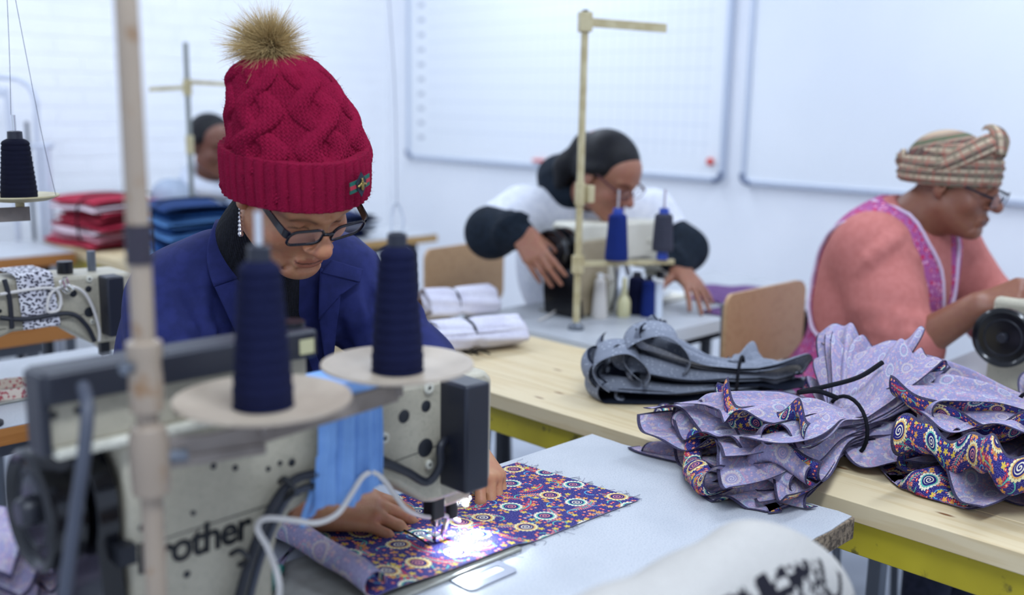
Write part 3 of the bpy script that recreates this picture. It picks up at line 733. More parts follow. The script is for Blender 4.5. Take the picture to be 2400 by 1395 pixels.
wire('cable_tie', [pr(876, 1010, .936), pr(878, 1060, .928), pr(880, 1110, .926)], .004, black_pl, M1)
wc = [pl(636, 1470, 2, .7525 + .002), pr(655, 1380, .86), pr(630, 1290, .88), pr(604, 1240, .89), pr(622, 1216, .90), pr(690, 1220, .90), pr(742, 1226, .90), pr(790, 1205, .90), pr(822, 1160, .905), pr(850, 1118, .91), pr(874, 1108, .918), pr(900, 1126, .92), pr(925, 1160, .925), pr(955, 1196, .94), pr(1000, 1212, .965), pr(1040, 1208, .98), pr(1075, 1222, .985)]
wire('lamp_cord', wc, .0032, cord_white, M1, n=10)
wire('motor_cord', [pr(195, 905, .90), pr(205, 960, .875), pr(195, 1080, .86), pr(175, 1220, .86), pr(150, 1400, .86)], .006, cord_grey, M1, n=12)
# needle lamp: a small LED that really lights the cloth
lp = m1(.034, -.024, .058)
ldo = MB().cbox(lp, (.022, .010, .006), rotm(rz=.5)).build('led_holder', clearm, M1, bevel=.001)
MB().lathe([(0, -.0042), (.0035, -.004), (.0035, 0), (0, 0)], c=lp - (0, 0, .003), n=12).build('led', led_m, M1)
sl = bpy.data.lights.new('needle_lamp', 'SPOT'); sl.energy = 2.0; sl.spot_size = math.radians(140); sl.spot_blend = .8; sl.shadow_soft_size = .004; sl.color = (.75, .88, 1)
so = bpy.data.objects.new('needle_lamp', sl); COL.objects.link(so); so.location = lp - (0, 0, .009); so.rotation_euler = (math.radians(-8), math.radians(12), 0)
# slide plate at the table edge
sp = pl(1130, 1348, 2, .75)
spt = thing('guide_plate', 'small slotted steel plate on the white table beside the printed cloth', 'plate', (sp[0], sp[1], .75))
po, pi_ = rrect(.085, .052, .010, 5), rrect(.062, .016, .005, 5); k = len(po)
V = [(a, b, z) for z in (0, .0022) for a, b in po] + [(a, b - .004, z) for z in (0, .0022) for a, b in pi_]
F = []
for j in range(k):
    j2 = (j + 1) % k; F += [[k + j, k + j2, 3 * k + j2, 3 * k + j], [j2, j, 2 * k + j, 2 * k + j2], [j, j2, k + j2, k + j], [2 * k + j2, 2 * k + j, 3 * k + j, 3 * k + j2]]
make('frame', V, F, mat('brushed_steel', '8B8E98', .3, .9), spt, False)
MB().box((-.031, -.011, 0), (.031, .004, .0012)).build('slot_floor', white_pl, spt, False)

# -- the other machines
n2 = np.array([2.60, 1.945, .755])
M2 = machine('cream sewing machine under the hands of the worker in white', n2, .97, cream, top=False, logo=False, box=False)
tan_pl = mat('tan_enamel', rough=.45, fn=speck('A3957A', '94866B', 12))
MB().box(n2 + (-.470, -.075, .0), n2 + (-.335, -.058, .215)).build('side_cover', tan_pl, M2, bevel=.006)
wire('power_cord', [n2 + (-.31, -.07, .0), n2 + (-.31, -.085, .08), n2 + (-.33, -.085, .16)], .004, cord_black, M2)
wire('lamp_cord', [pl(1262, 752, 2, .755), pl(1300, 735, 2, .755) + (0, 0, .006), pl(1325, 715, 2, .755) + (0, 0, .02), n2 + (-.335, -.09, .09), n2 + (-.40, -.085, .12)], .003, cord_white, M2)
e2 = n2 + np.array([.042, -.03, .10])
MB().lathe([(0, 0), (.010, 0), (.010, .014), (0, .014)], c=e2, n=16).build('lamp_housing', white_pl, M2); MB().lathe([(0, -.005), (.007, -.004), (.008, 0)], c=e2, n=16).build('led', led_m, M2)
s2 = bpy.data.lights.new('needle_lamp', 'SPOT'); s2.energy = .8; s2.spot_size = math.radians(120); s2.spot_blend = .8; s2.shadow_soft_size = .006; s2.color = (.9, .95, 1)
so = bpy.data.objects.new('needle_lamp', s2); COL.objects.link(so); so.location = e2 - (0, 0, .010)
wheel4 = at(2350, 792, 2.12); k4 = .74; o4 = np.array([wheel4[0] + .522 * k4, wheel4[1], .755])
M4 = machine('sewing machine with a large black handwheel, at the right picture edge', o4, k4, olive, wheel=(-.522, (wheel4[2] - .755) / k4, .064 / k4), top=False, logo=False, box=False, guard=False)
n3 = pl(262, 872, 2, .755); n3 = np.array([n3[0], n3[1], .755])
M3 = machine('olive sewing machine with a leopard print cloth on its arm', n3, .90, olive, top=False, logo=False)
def r3(px, py, dy=-.075): return pl(px, py, 1, n3[1] + dy * .92)
wire('lamp_cord', [r3(0, 690), r3(110, 675), r3(140, 690), r3(138, 725), r3(112, 730), r3(118, 690), r3(150, 672), r3(190, 680), r3(215, 715), r3(232, 770), r3(232, 800)], .0032, cord_white, M3)
wire('power_cord', [r3(0, 745), r3(60, 748), r3(160, 735), r3(200, 760), r3(222, 800)], .005, cord_black, M3)
wire('strap', [r3(10, 655, -.07), r3(22, 700), r3(28, 770)], .005, cord_black, M3)
for a in ((150, 676), (158, 668)): wire('clear_sleeve', [r3(a[0] - 6, a[1] - 18, -.085), r3(a[0], a[1], -.085), r3(a[0] + 12, a[1] + 12, -.085)], .005, clearm, M3)
MB().cyl(n3 + (-.03, 0, .228), n3 + (-.03, 0, .27), .009, n=14).build('thread_post', grey_metal, M3)
MB().cyl(n3 + (-.09, -.01, .23), n3 + (-.09, -.01, .255), .016, n=14).build('bobbin_winder', black_pl, M3)
wire('thread_guide', [pl(243, 850, 2, .755), pl(243, 850, 2, .755) + (0, 0, .03), pl(243, 850, 2, .755) + (.016, -.016, .05), pl(243, 850, 2, .755) + (0, 0, .066), pl(243, 850, 2, .755) + (-.016, .016, .05), pl(243, 850, 2, .755) + (-.004, .004, .033)], .0028, mat('pale_wire', 'C7C2BE', .4), M3)
# things standing on the second table
p = pl(1404, 745, 2, .75); cone('white thread cone standing on the second sewing table', p, white_thread, .118, .024, .015, tip=white_pl)
p = pl(1490, 735, 2, .75); cone('short navy thread cone standing behind the cream bottle', p, navy_thread, .112, .028, .024)
p = pl(1518, 742, 2, .75); cone('navy thread cone standing right of the cream bottle', p, blue_thread, .108, .022, .018)
p = pl(1461, 742, 2, .75); t = thing('oil_bottle', 'cream plastic oil bottle with a long neck on the second sewing table', 'bottle', p)
MB().lathe([(0, 0), (.017, 0), (.0195, .004), (.0195, .042), (.015, .055), (.009, .064), (.009, .068)], n=28).build('body', mat('cream_plastic', 'D8D2A4', .35), t, False); MB().lathe([(.0092, .066), (.0092, .074), (.0075, .076), (.0065, .112), (.004, .114), (0, .114)], n=24).build('spout', mat('cream_plastic'), t, False)
# clear jar stand at the right of the cones
p = pl(1540, 742, 2, .75); t = thing('plastic_tube', 'translucent plastic tube standing by the navy thread cones', 'tube', p)
MB().lathe([(.012, 0), (.014, 0), (.014, .10), (.012, .10), (.012, .002)], n=20).build('wall', mat('milky_plastic', 'DDE6F2', .3), t, False); MB().lathe([(0, .0985), (.0155, .0985), (.0155, .108), (0, .108)], n=20).build('lid', white_pl, t, False)
# ruler and snips
ra, rb = pl(-30, 952, 2, .7505), pl(78, 905, 2, .7505); d = rb - ra; 
t = thing('tape_measure', 'rolled printed tape lying on the brown edged white table', 'tape', (*(ra + rb)[:2] / 2, .75))
floral = mat('red_floral_tape', rough=.6, fn=lambda: mixc(noise(coord(), 120, 2).ss(.52, .60), hx('D9C8B8'), hx('B4525A')))
c_ = (ra + rb) / 2
an = np.linspace(0, 2 * math.pi, 40, endpoint=False); V = []
for z in (.0, .026):
    for r_ in (1.0, .985): V += [(c_[0] + .065 * r_ * math.cos(a) * .9 , c_[1] + .045 * r_ * math.sin(a), .7502 + z) for a in an]
F = []
for j in range(40):
    j2 = (j + 1) % 40; F += [[j, j2, 80 + j2, 80 + j], [40 + j2, 40 + j, 120 + j, 120 + j2], [80 + j, 80 + j2, 120 + j2, 120 + j], [j2, j, 40 + j, 40 + j2]]
make('coil', V, F, floral, t); MB().box((c_[0] - .06, c_[1] - .005, .7505), (c_[0] + .02, c_[1] + .02, .7525)).build('tail', floral, t)
s0 = pl(640, 1368, 2, .757)
t = thing('thread_snips', 'teal handled thread snips lying under the machine arm', 'snips', (s0[0], s0[1], .757))
for i, (dy, a) in enumerate(((.0, .10), (.016, -.12))):
    R = rotm(rz=math.radians(38) + a)
    V, F = MB().prism(rrect(.075, .014, .006, 4), 0, .009).V[0], MB().prism(rrect(.075, .014, .006, 4), 0, .009).F
    make('handle', (V + (0, dy, 0)) @ R.T, F, teal_pl, t, False, bevel=.003)
    make('blade', (np.array(MB().prism([(.03, -.004), (.095, -.001), (.095, .001), (.03, .004)], .003, .006).V[0]) + (0, dy, 0)) @ R.T, MB().prism([(0, 0), (1, 0), (1, 1), (0, 1)], 0, 1).F, chrome, t, False)
# ------------------------------------------------------------------ people: shared builders
def skin_mat(name, base, warm, dark):
    def f():
        a = X.nt.nodes.new('ShaderNodeVertexColor'); a.layer_name = 'Col'; r, g, b = sep(X(a.outputs[0]))
        c = mixc(noise(coord(), 70, 4).ss(.3, .75) * .55, hx(base), hx(warm))
        c = mixc(r, c, hx(warm)); return mixc(g, c, hx(dark))
    M = mat(name, rough=.48, fn=f, bump=(lambda: noise(coord(), 420, 3) + noise(coord(), 90, 2) * .6, .22, .0016)); add_sss(M, .12); return M
def head(B, T, R, sc=1.0, jaw=1.0, nose=1.0, lips=1.0, old=1.0, wide=1.0):
    """face towards -y, origin between the ears"""
    B.at(T, np.asarray(R) * sc)
    e = lambda c, r, k=.01, op=1, rot=None: B.p.append(('e', B.w(c), np.array(r, float) * sc, np.asarray(R) @ (np.eye(3) if rot is None else rot), k * sc, op))
    cp = lambda a, b, ra, rb, k=.01, op=1: B.p.append(('c', B.w(a), B.w(b), ra * sc, rb * sc, k * sc, op, None))
    e((0, .016, .035), (.075 * wide, .094, .080)); e((0, -.028, -.032), (.062 * wide, .062, .078), .03); e((0, -.045, .035), (.058, .045, .05), .03)
    for s in (-1, 1):
        cp((s * .052 * wide, -.005, -.062), (s * .020, -.072, -.100), .019 * jaw, .015, .035)
        e((s * .040 * wide, -.062, -.034), (.024, .020, .022), .022)
        cp((s * .012, -.088, .020), (s * .046, -.074, .020), .0085, .007, .014)
    e((0, -.080, -.101), (.021, .017, .015), .022)
    e((0, -.078, -.068), (.028, .020, .022), .02)
    cp((0, -.086, .012), (0, -.110 * (1 + .06 * (nose - 1)), -.026), .0085, .0105 * nose, .012)
    e((0, -.113, -.031), (.0125 * nose, .0115, .0110), .008)
    for s in (-1, 1):
        e((s * .0140 * nose, -.1010, -.036), (.0092 * nose, .0110, .0085), .006)
        e((s * .0085, -.1060, -.0455), (.0040, .0055, .0032), .004, -1)
        e((s * .033, -.100, .002), (.018, .016, .0105), .016, -1)
        e((s * .032, -.0735, .001), (.0140, .0125, .0125), .005)
        cp((s * .018, -.0860, -.0005), (s * .046, -.0790, -.0015), .0013, .0013, .003, -1)
        cp((s * .019, -.0865, -.012), (s * .042, -.080, -.018), .0015 * old, .0015, .006, -1)
        cp((s * .0185, -.104, -.042), (s * .034, -.086, -.074), .0030 * old, .0020, .012, -1)
    cp((-.021, -.0925, -.0655), (0, -.0985, -.0635), .0046 * lips, .0052 * lips, .006); cp((.021, -.0925, -.0655), (0, -.0985, -.0635), .0046 * lips, .0052 * lips, .006)
    cp((-.017, -.0920, -.0755), (.017, -.0920, -.0755), .0058 * lips, .0058 * lips, .007); e((0, -.0955, -.0755), (.013, .0058, .0058 * lips), .005)
    cp((-.025, -.0905, -.0700), (0, -.1010, -.0690), .0012, .0012, .0025, -1); cp((.025, -.0905, -.0700), (0, -.1010, -.0690), .0012, .0012, .0025, -1)
    cp((-.014, -.0955, -.0865), (.014, -.0955, -.0865), .003, .003, .008, -1)
    if old > 1:
        for dz in (.036, .046, .056): cp((-.03, -.0905 + (dz - .036) * .4, dz), (.03, -.0905 + (dz - .036) * .4, dz), .0011, .0011, .005, -1)
        for s in (-1, 1): cp((s * .004, -.096, .022), (s * .005, -.094, .036), .0014, .001, .004, -1); cp((s * .028, -.088, -.083), (s * .030, -.076, -.098), .002, .002, .009, -1)
    for s in (-1, 1):
        e((s * .077 * wide, .008, -.006), (.0075, .019, .031), .006, 1, rotm(rz=s * .35)); e((s * .082 * wide, .003, .0), (.005, .010, .016), .004, -1); e((s * .075 * wide, .003, -.033), (.006, .009, .008), .006)
    B.at()
def paint_face(V, T, R, sc=1.0, brow=.55, lip=.55):
    """r = warm flush, g = dark (brows, lash line, lips seam)"""
    L = (V - np.array(T)) @ np.asarray(R) / sc; x, y, z = L.T; ax = np.abs(x)
    g = lambda d, s: np.exp(-(d / s) ** 2)
    front = (y < -.055)
    nose = g(np.sqrt(x ** 2 + (y + .112) ** 2 + (z + .034) ** 2), .022); cheek = g(np.sqrt((ax - .042) ** 2 + (z + .032) ** 2), .022) * front
    lipm = ((np.abs(x) / .026) ** 2 + ((z + .0702) / .0115) ** 2 < 1) & front & (y < -.085)
    zb = .0215 - .55 * (ax - .032) ** 2 / .02; browm = g((z - zb) / .0045, 1) * (ax > .013) * (ax < .050) * front
    lash = g((z + .001 + .2 * (ax - .032) ** 2 / .01) / .0016, 1) * (np.abs(ax - .032) < .015) * front
    seam = g((z + .0695) / .0014, 1) * (ax < .024) * front
    r = np.clip(nose * .55 + cheek * .45 + lipm * .8, 0, 1); d = np.clip(browm * brow + lash * .8 + seam * .7 + lipm * .25 * lip, 0, 1)
    return np.stack([r, d, np.zeros_like(r), np.ones_like(r)], 1)
def hand(B, T, R, side=1, curls=((20, 30, 20),) * 4, spread=4., thumb=(.7, .62, -.3), tcurl=(0, 15), sc=1.0):
    """fingers along +x, back of the hand +z, thumb on +y for side = 1 (a right hand, palm down)"""
    B.at(T, np.asarray(R)); s = sc
    kn = [(.086, .026, .004), (.091, .0085, .006), (.086, -.010, .005), (.077, -.027, .002)]
    ln = [(.042, .025, .021), (.046, .029, .022), (.042, .027, .022), (.033, .020, .019)]
    rd = [(.0098, .0084, .0072), (.0100, .0086, .0073), (.0095, .0081, .0069), (.0084, .0071, .0061)]
    wr = [(.0, .013, 0), (.0, .005, .001), (.0, -.006, .001), (.0, -.014, 0)]
    tips = []
    for i in range(4):
        k0 = np.array(kn[i]) * (1, side, 1) * s; w0 = np.array(wr[i]) * (1, side, 1) * s
        B.cap(w0, k0, .0175 * s, .0118 * s, .014 * s, flat=((0, 0, 1), .82))
        a = 0; yaw = math.radians((1.5 - i) * spread) * side; p = k0
        for j in range(3):
            a += math.radians(curls[i][j]); d = np.array([math.cos(a) * math.cos(yaw), math.cos(a) * math.sin(yaw), -math.sin(a)]); n = p + d * ln[i][j] * s
            B.cap(p, n, rd[i][j] * s, (rd[i][j + 1] if j < 2 else rd[i][2] * .86) * s, .0035 * s); p = n
        tips.append((B.w(p), B.M @ d, B.M @ np.array([math.sin(a) * math.cos(yaw), math.sin(a) * math.sin(yaw), math.cos(a)]), rd[i][2] * s))
    B.cap((.02 * s, .016 * side * s, -.006 * s), (.06 * s, .016 * side * s, -.006 * s), .014 * s, .012 * s, .014 * s); B.cap((.02 * s, -.016 * side * s, -.006 * s), (.058 * s, -.016 * side * s, -.006 * s), .013 * s, .011 * s, .014 * s)
    d = np.array(thumb, float) * (1, side, 1); d /= np.linalg.norm(d); p = np.array([.018, .020 * side, -.006]) * s
    B.cap(p, p + d * .044 * s, .0150 * s, .0112 * s, .012 * s); p = p + d * .044 * s
    for j, (l, r0, r1) in enumerate(((.033, .0105, .0095), (.026, .0095, .0076))):
        an = math.radians(tcurl[j]); d = d * math.cos(an) + np.array([1., 0, -.3]) * math.sin(an); d /= np.linalg.norm(d); B.cap(p, p + d * l * s, r0 * s, r1 * s, .004 * s); p = p + d * l * s
    tips.append((B.w(p), B.M @ d, B.M @ np.array([0, 0, 1.]), .0078 * s)); B.at()
    return tips
def nails(tips, parent, m):
    for p, d, n, r in tips:
        d = d / np.linalg.norm(d); n = n - d * (n @ d); n /= np.linalg.norm(n); sd = np.cross(d, n); V = []
        for u in np.linspace(-1, 1, 6):
            for v in np.linspace(-1, 1, 6):
                w = .86 - .12 * max(0, v) ** 2; V.append(p - d * r * .25 + d * v * r * .72 + sd * math.sin(u * 1.0) * r * w * 1.0 + n * (math.cos(u * 1.0) * r * .98 - .0004))
        make('fingernail', V, grid_faces(6, 6), m, parent, solid=(.0006, 0))
def hand_frame(d, up):                # columns x (fingers), y, z (back of the hand)
    d = np.array(d, float); d /= np.linalg.norm(d); u = np.array(up, float); u -= d * (u @ d); u /= np.linalg.norm(u); return np.stack([d, np.cross(u, d), u], 1)
def trace(B, o, d, off=0., tmax=4., t0=.3):
    """sphere-trace points o + t d onto the surface of B, off above it"""
    d = d / np.linalg.norm(d, axis=1, keepdims=True); t = np.full(len(d), t0)
    for _ in range(90):
        e = B.ev(o + d * t[:, None]) - off; t = np.minimum(t + e * .7, tmax)
    bad = np.abs(e) > .012
    if bad.any() and not bad.all():       # rays past the outline take the depth of their nearest neighbour on the body
        ok = np.flatnonzero(~bad)
        for i in np.flatnonzero(bad): t[i] = t[ok[np.argmax(d[ok] @ d[i])]]
    return o + d * t[:, None]
def drape(B, quad, nu, nv, off, bend=None):
    """a panel lying on body B whose four corners are seen at the pixels in quad"""
    q = np.array(quad, float); U, Vv = np.meshgrid(np.linspace(0, 1, nu), np.linspace(0, 1, nv), indexing='ij'); u, v = U.ravel()[:, None], Vv.ravel()[:, None]
    P = q[0] * (1 - u) * (1 - v) + q[1] * u * (1 - v) + q[2] * u * v + q[3] * (1 - u) * v
    if bend is not None: P = P + bend(u, v)
    D = np.array([ray(a, b) for a, b in P]); return trace(B, CO, D, off), grid_faces(nu, nv), np.concatenate([u, v], 1)
def person_root(label, loc): return thing('person', label, 'person', loc)
def fabric(name, a, b, sc=60, bs=700, bst=.25, rough=.85, fold=None):
    return mat(name, rough=rough, fn=speck(a, b, sc), bump=(lambda: noise(coord(), bs, 2) + noise(coord(), 26, 3) * 1.6, bst, .0025), spec=.2)
def trousers(t, hip, m, shoe, sc=1.0, dy=-.40, sx=.10, hz=None):
    """seated legs: thighs forward (-y), shins down, shoes on the floor"""
    B = Body(); h = np.array(hip, float)
    B.ell(h, (.175 * sc, .15, .12), k=.04)
    for s in (-1, 1):
        k = h + (s * sx * 1.15, dy, .0); f = np.array([k[0], k[1] + .02, .10]); B.chain([h + (s * sx, 0, 0), k, f], [.095 * sc, .072 * sc, .052], k=.03)
    V, F = B.mesh(.009); make('trousers', V, F, m, t)
    for s in (-1, 1):
        k = h + (s * sx * 1.15, dy, 0); S = Body().ell((k[0], k[1] - .05, .04), (.045, .12, .040), k=.02).box((k[0], k[1] - .05, .016), (.044, .12, .014), r=.012, k=.02); V, F = S.mesh(.007); make('shoe', V, F, shoe, t)
shoe_m = mat('black_shoe', '17181C', .45); jeans = fabric('dark_trousers', '232633', '2E3142')

# ------------------------------------------------------------------ person 1: red bobble hat and navy jacket
sk1 = skin_mat('skin_tan', 'B8855F', 'B0694F', '3A221A')
nail_m = mat('nail', 'D9A58F', .3)
HT1 = at(690, 430, 1.535); HR1 = rotm(rx=math.radians(41), ry=math.radians(-5), rz=math.radians(-4))
P_1 = person_root('person in a red bobble hat, glasses and navy jacket, sewing at the nearest machine', (.90, 1.60, 0))
nb1 = np.array([.885, 1.50, 1.075]); RS1, LS1 = np.array([.782, 1.545, 1.022]), np.array([1.050, 1.505, 1.035])
RE1, LE1 = np.array([.712, 1.47, .845]), np.array([1.155, 1.40, .87])
tipR = pl(926, 1216, 2, .772); RW1 = pl(715, 1185, 1, 1.135); RW1 = np.array([RW1[0], RW1[1], .800]); LW1 = np.array([1.062, 1.165, .815])
B = Body(); head(B, HT1, HR1, 1.0, old=1.3, nose=1.12, lips=.85, wide=1.02, jaw=1.08)
nk = HT1 + HR1 @ np.array([0, .035, -.075]); B.cap(nk, nb1, .050, .056, .03)
B.ell((.89, 1.60, .90), (.145, .10, .19), k=.04).chain([RS1, RE1, RW1], [.045, .038, .026], k=.03).chain([LS1, LE1, LW1], [.045, .038, .026], k=.03).cap(RS1, LS1, .05, .05, .05)
dR = tipR - RW1; hR = hand_frame((dR[0], dR[1], -.02), (-.25, -.25, 1))
tR = hand(B, RW1, hR, 1, ((20, 16, 10), (22, 18, 10), (22, 20, 12), (20, 22, 14)), 5, thumb=(.75, .5, -.45), sc=1.06)
hL = hand_frame((-.10, -.55, -.30), (.35, -.2, 1)); tL = hand(B, LW1, hL, -1, ((30, 38, 24), (34, 40, 24), (34, 42, 24), (30, 40, 24)), 6, thumb=(.8, .45, -.4))
V, F = B.mesh(.0026); make('body', V, F, sk1, P_1, col=paint_face(V, HT1, HR1), sharp=0)
nails(tR[:4] + tL[:4], P_1, nail_m)
# black ribbed sweater collar
rib = mat('black_rib_knit', rough=.9, fn=speck('1A1B22', '0F1015', 300), bump=(lambda: (sep(coord())[0] * 1500.0).sin() + (sep(coord())[1] * 1500.0).sin(), .5, .002), spec=.2)
Bn = Body().chain([nk + (nb1 - nk) * .18, nk + (nb1 - nk) * .6, nb1 + (0, .0, -.02)], [.058, .064, .075], k=.03).ell((.89, 1.52, .98), (.11, .085, .12), k=.04)
V, F = Bn.mesh(.005); make('sweater', V, F, rib, P_1, sharp=0)
# jacket
jk = mat('navy_cotton', rough=.8, fn=speck('242B62', '1D2455', 40), bump=(lambda: noise(coord(), 1100, 2) * .5 + noise(coord(), 30, 3) * 2.2, .22, .004), spec=.25)
J = Body()
J.ell((.89, 1.61, .88), (.195, .135, .24), k=.05).ell((.89, 1.56, 1.00), (.165, .11, .09), k=.05)
J.cap(RS1, LS1, .070, .068, .06).cap(RS1 + (.05, 0, .02), nb1 + (-.05, .02, .01), .055, .050, .05).cap(LS1 + (-.05, 0, .02), nb1 + (.05, .02, .01), .055, .050, .05)
J.chain([RS1, RE1, RW1 + (RE1 - RW1) * .14], [.074, .066, .046], k=.045).chain([LS1, LE1, LW1 + (LE1 - LW1) * .10], [.078, .068, .048], k=.045)
def folds(B, A, E, n, r, seed, wrap=1.1, depth=.010):      # raised creases across a sleeve
    g = np.random.default_rng(seed); A, E = np.array(A), np.array(E); s, u, d = frame(E - A)
    for i in range(n):
        f = (i + .5) / n + g.uniform(-.05, .05); c = A + (E - A) * f; a0 = g.uniform(0, 6.28); tilt = g.uniform(-.05, .05); pts = []
        for a in np.linspace(a0 - wrap, a0 + wrap, 6): pts.append(c + (s * math.cos(a) + u * math.sin(a)) * r + d * tilt * (a - a0))
        B.chain(pts, [.004, depth, depth * 1.15, depth * 1.15, depth, .004], k=.022)
folds(J, RS1, RE1, 5, .066, 1); folds(J, RE1, RW1, 6, .052, 2); folds(J, LS1, LE1, 5, .066, 3); folds(J, LE1, LW1, 6, .052, 4)
J.cap((.76, 1.50, 1.02), (.80, 1.48, .82), .012, .008, .03).cap((.76, 1.48, .98), (.74, 1.46, .86), .012, .009, .03).cap((1.0, 1.46, 1.0), (.98, 1.46, .80), .012, .008, .03)
J.ell(nb1 + (-.010, -.045, .03), (.050, .075, .10), k=.02, op=-1).cap(nb1 + (-.01, -.08, -.02), (.905, 1.42, .84), .048, .008, .02, op=-1)
jb = Body(); jb.p = [q for q in J.p if (q[6] if q[0] == 'c' else q[5]) > 0]
for px, r in (([(505, 675), (518, 730), (532, 790), (545, 850)], .010), ([(432, 640), (452, 690), (470, 750)], .007), ([(395, 660), (440, 700), (480, 760), (492, 840)], .003), ([(850, 640), (872, 700), (880, 790)], .008), ([(800, 760), (812, 810), (820, 850)], .007), ([(340, 660), (330, 740), (335, 800)], .008)):
    J.chain(trace(jb, CO, np.array([ray(a, b) for a, b in px]), .002), [r * .4] + [r] * (len(px) - 2) + [r * .4], k=.014, op=-1)
V, F = J.mesh(.0042); make('jacket', V, F, jk, P_1, sharp=0)
# collar and lapels
def lapel(quad, name='lapel', off=.006, nu=14, nv=14, bend=None, body=J, m=jk, th=.0035, par=P_1):
    V, F, uv = drape(body, quad, nu, nv, off, bend); return make(name, V, F, m, par, solid=(th, 0, 1), sharp=60)
lapel([(775, 610), (850, 632), (842, 662), (752, 640)], 'collar', .013, body=jb)
lapel([(748, 628), (842, 664), (796, 690), (745, 750)], 'lapel', .011, body=jb)
lapel([(745, 735), (797, 690), (790, 760), (768, 900)], 'lapel', .0085, body=jb)
lapel([(505, 520), (562, 498), (590, 640), (500, 672)], 'collar', .013, body=jb, bend=lambda u, v: np.concatenate([-18 * np.sin(v * 3.14), 0 * u], 1))
lapel([(500, 668), (592, 640), (640, 760), (560, 800)], 'lapel', .011, body=jb)
lapel([(697, 760), (712, 760), (770, 900), (745, 900)], 'button_band', .010, body=jb)
trousers(P_1, (.90, 1.66, .52), jeans, shoe_m, dy=-.36)
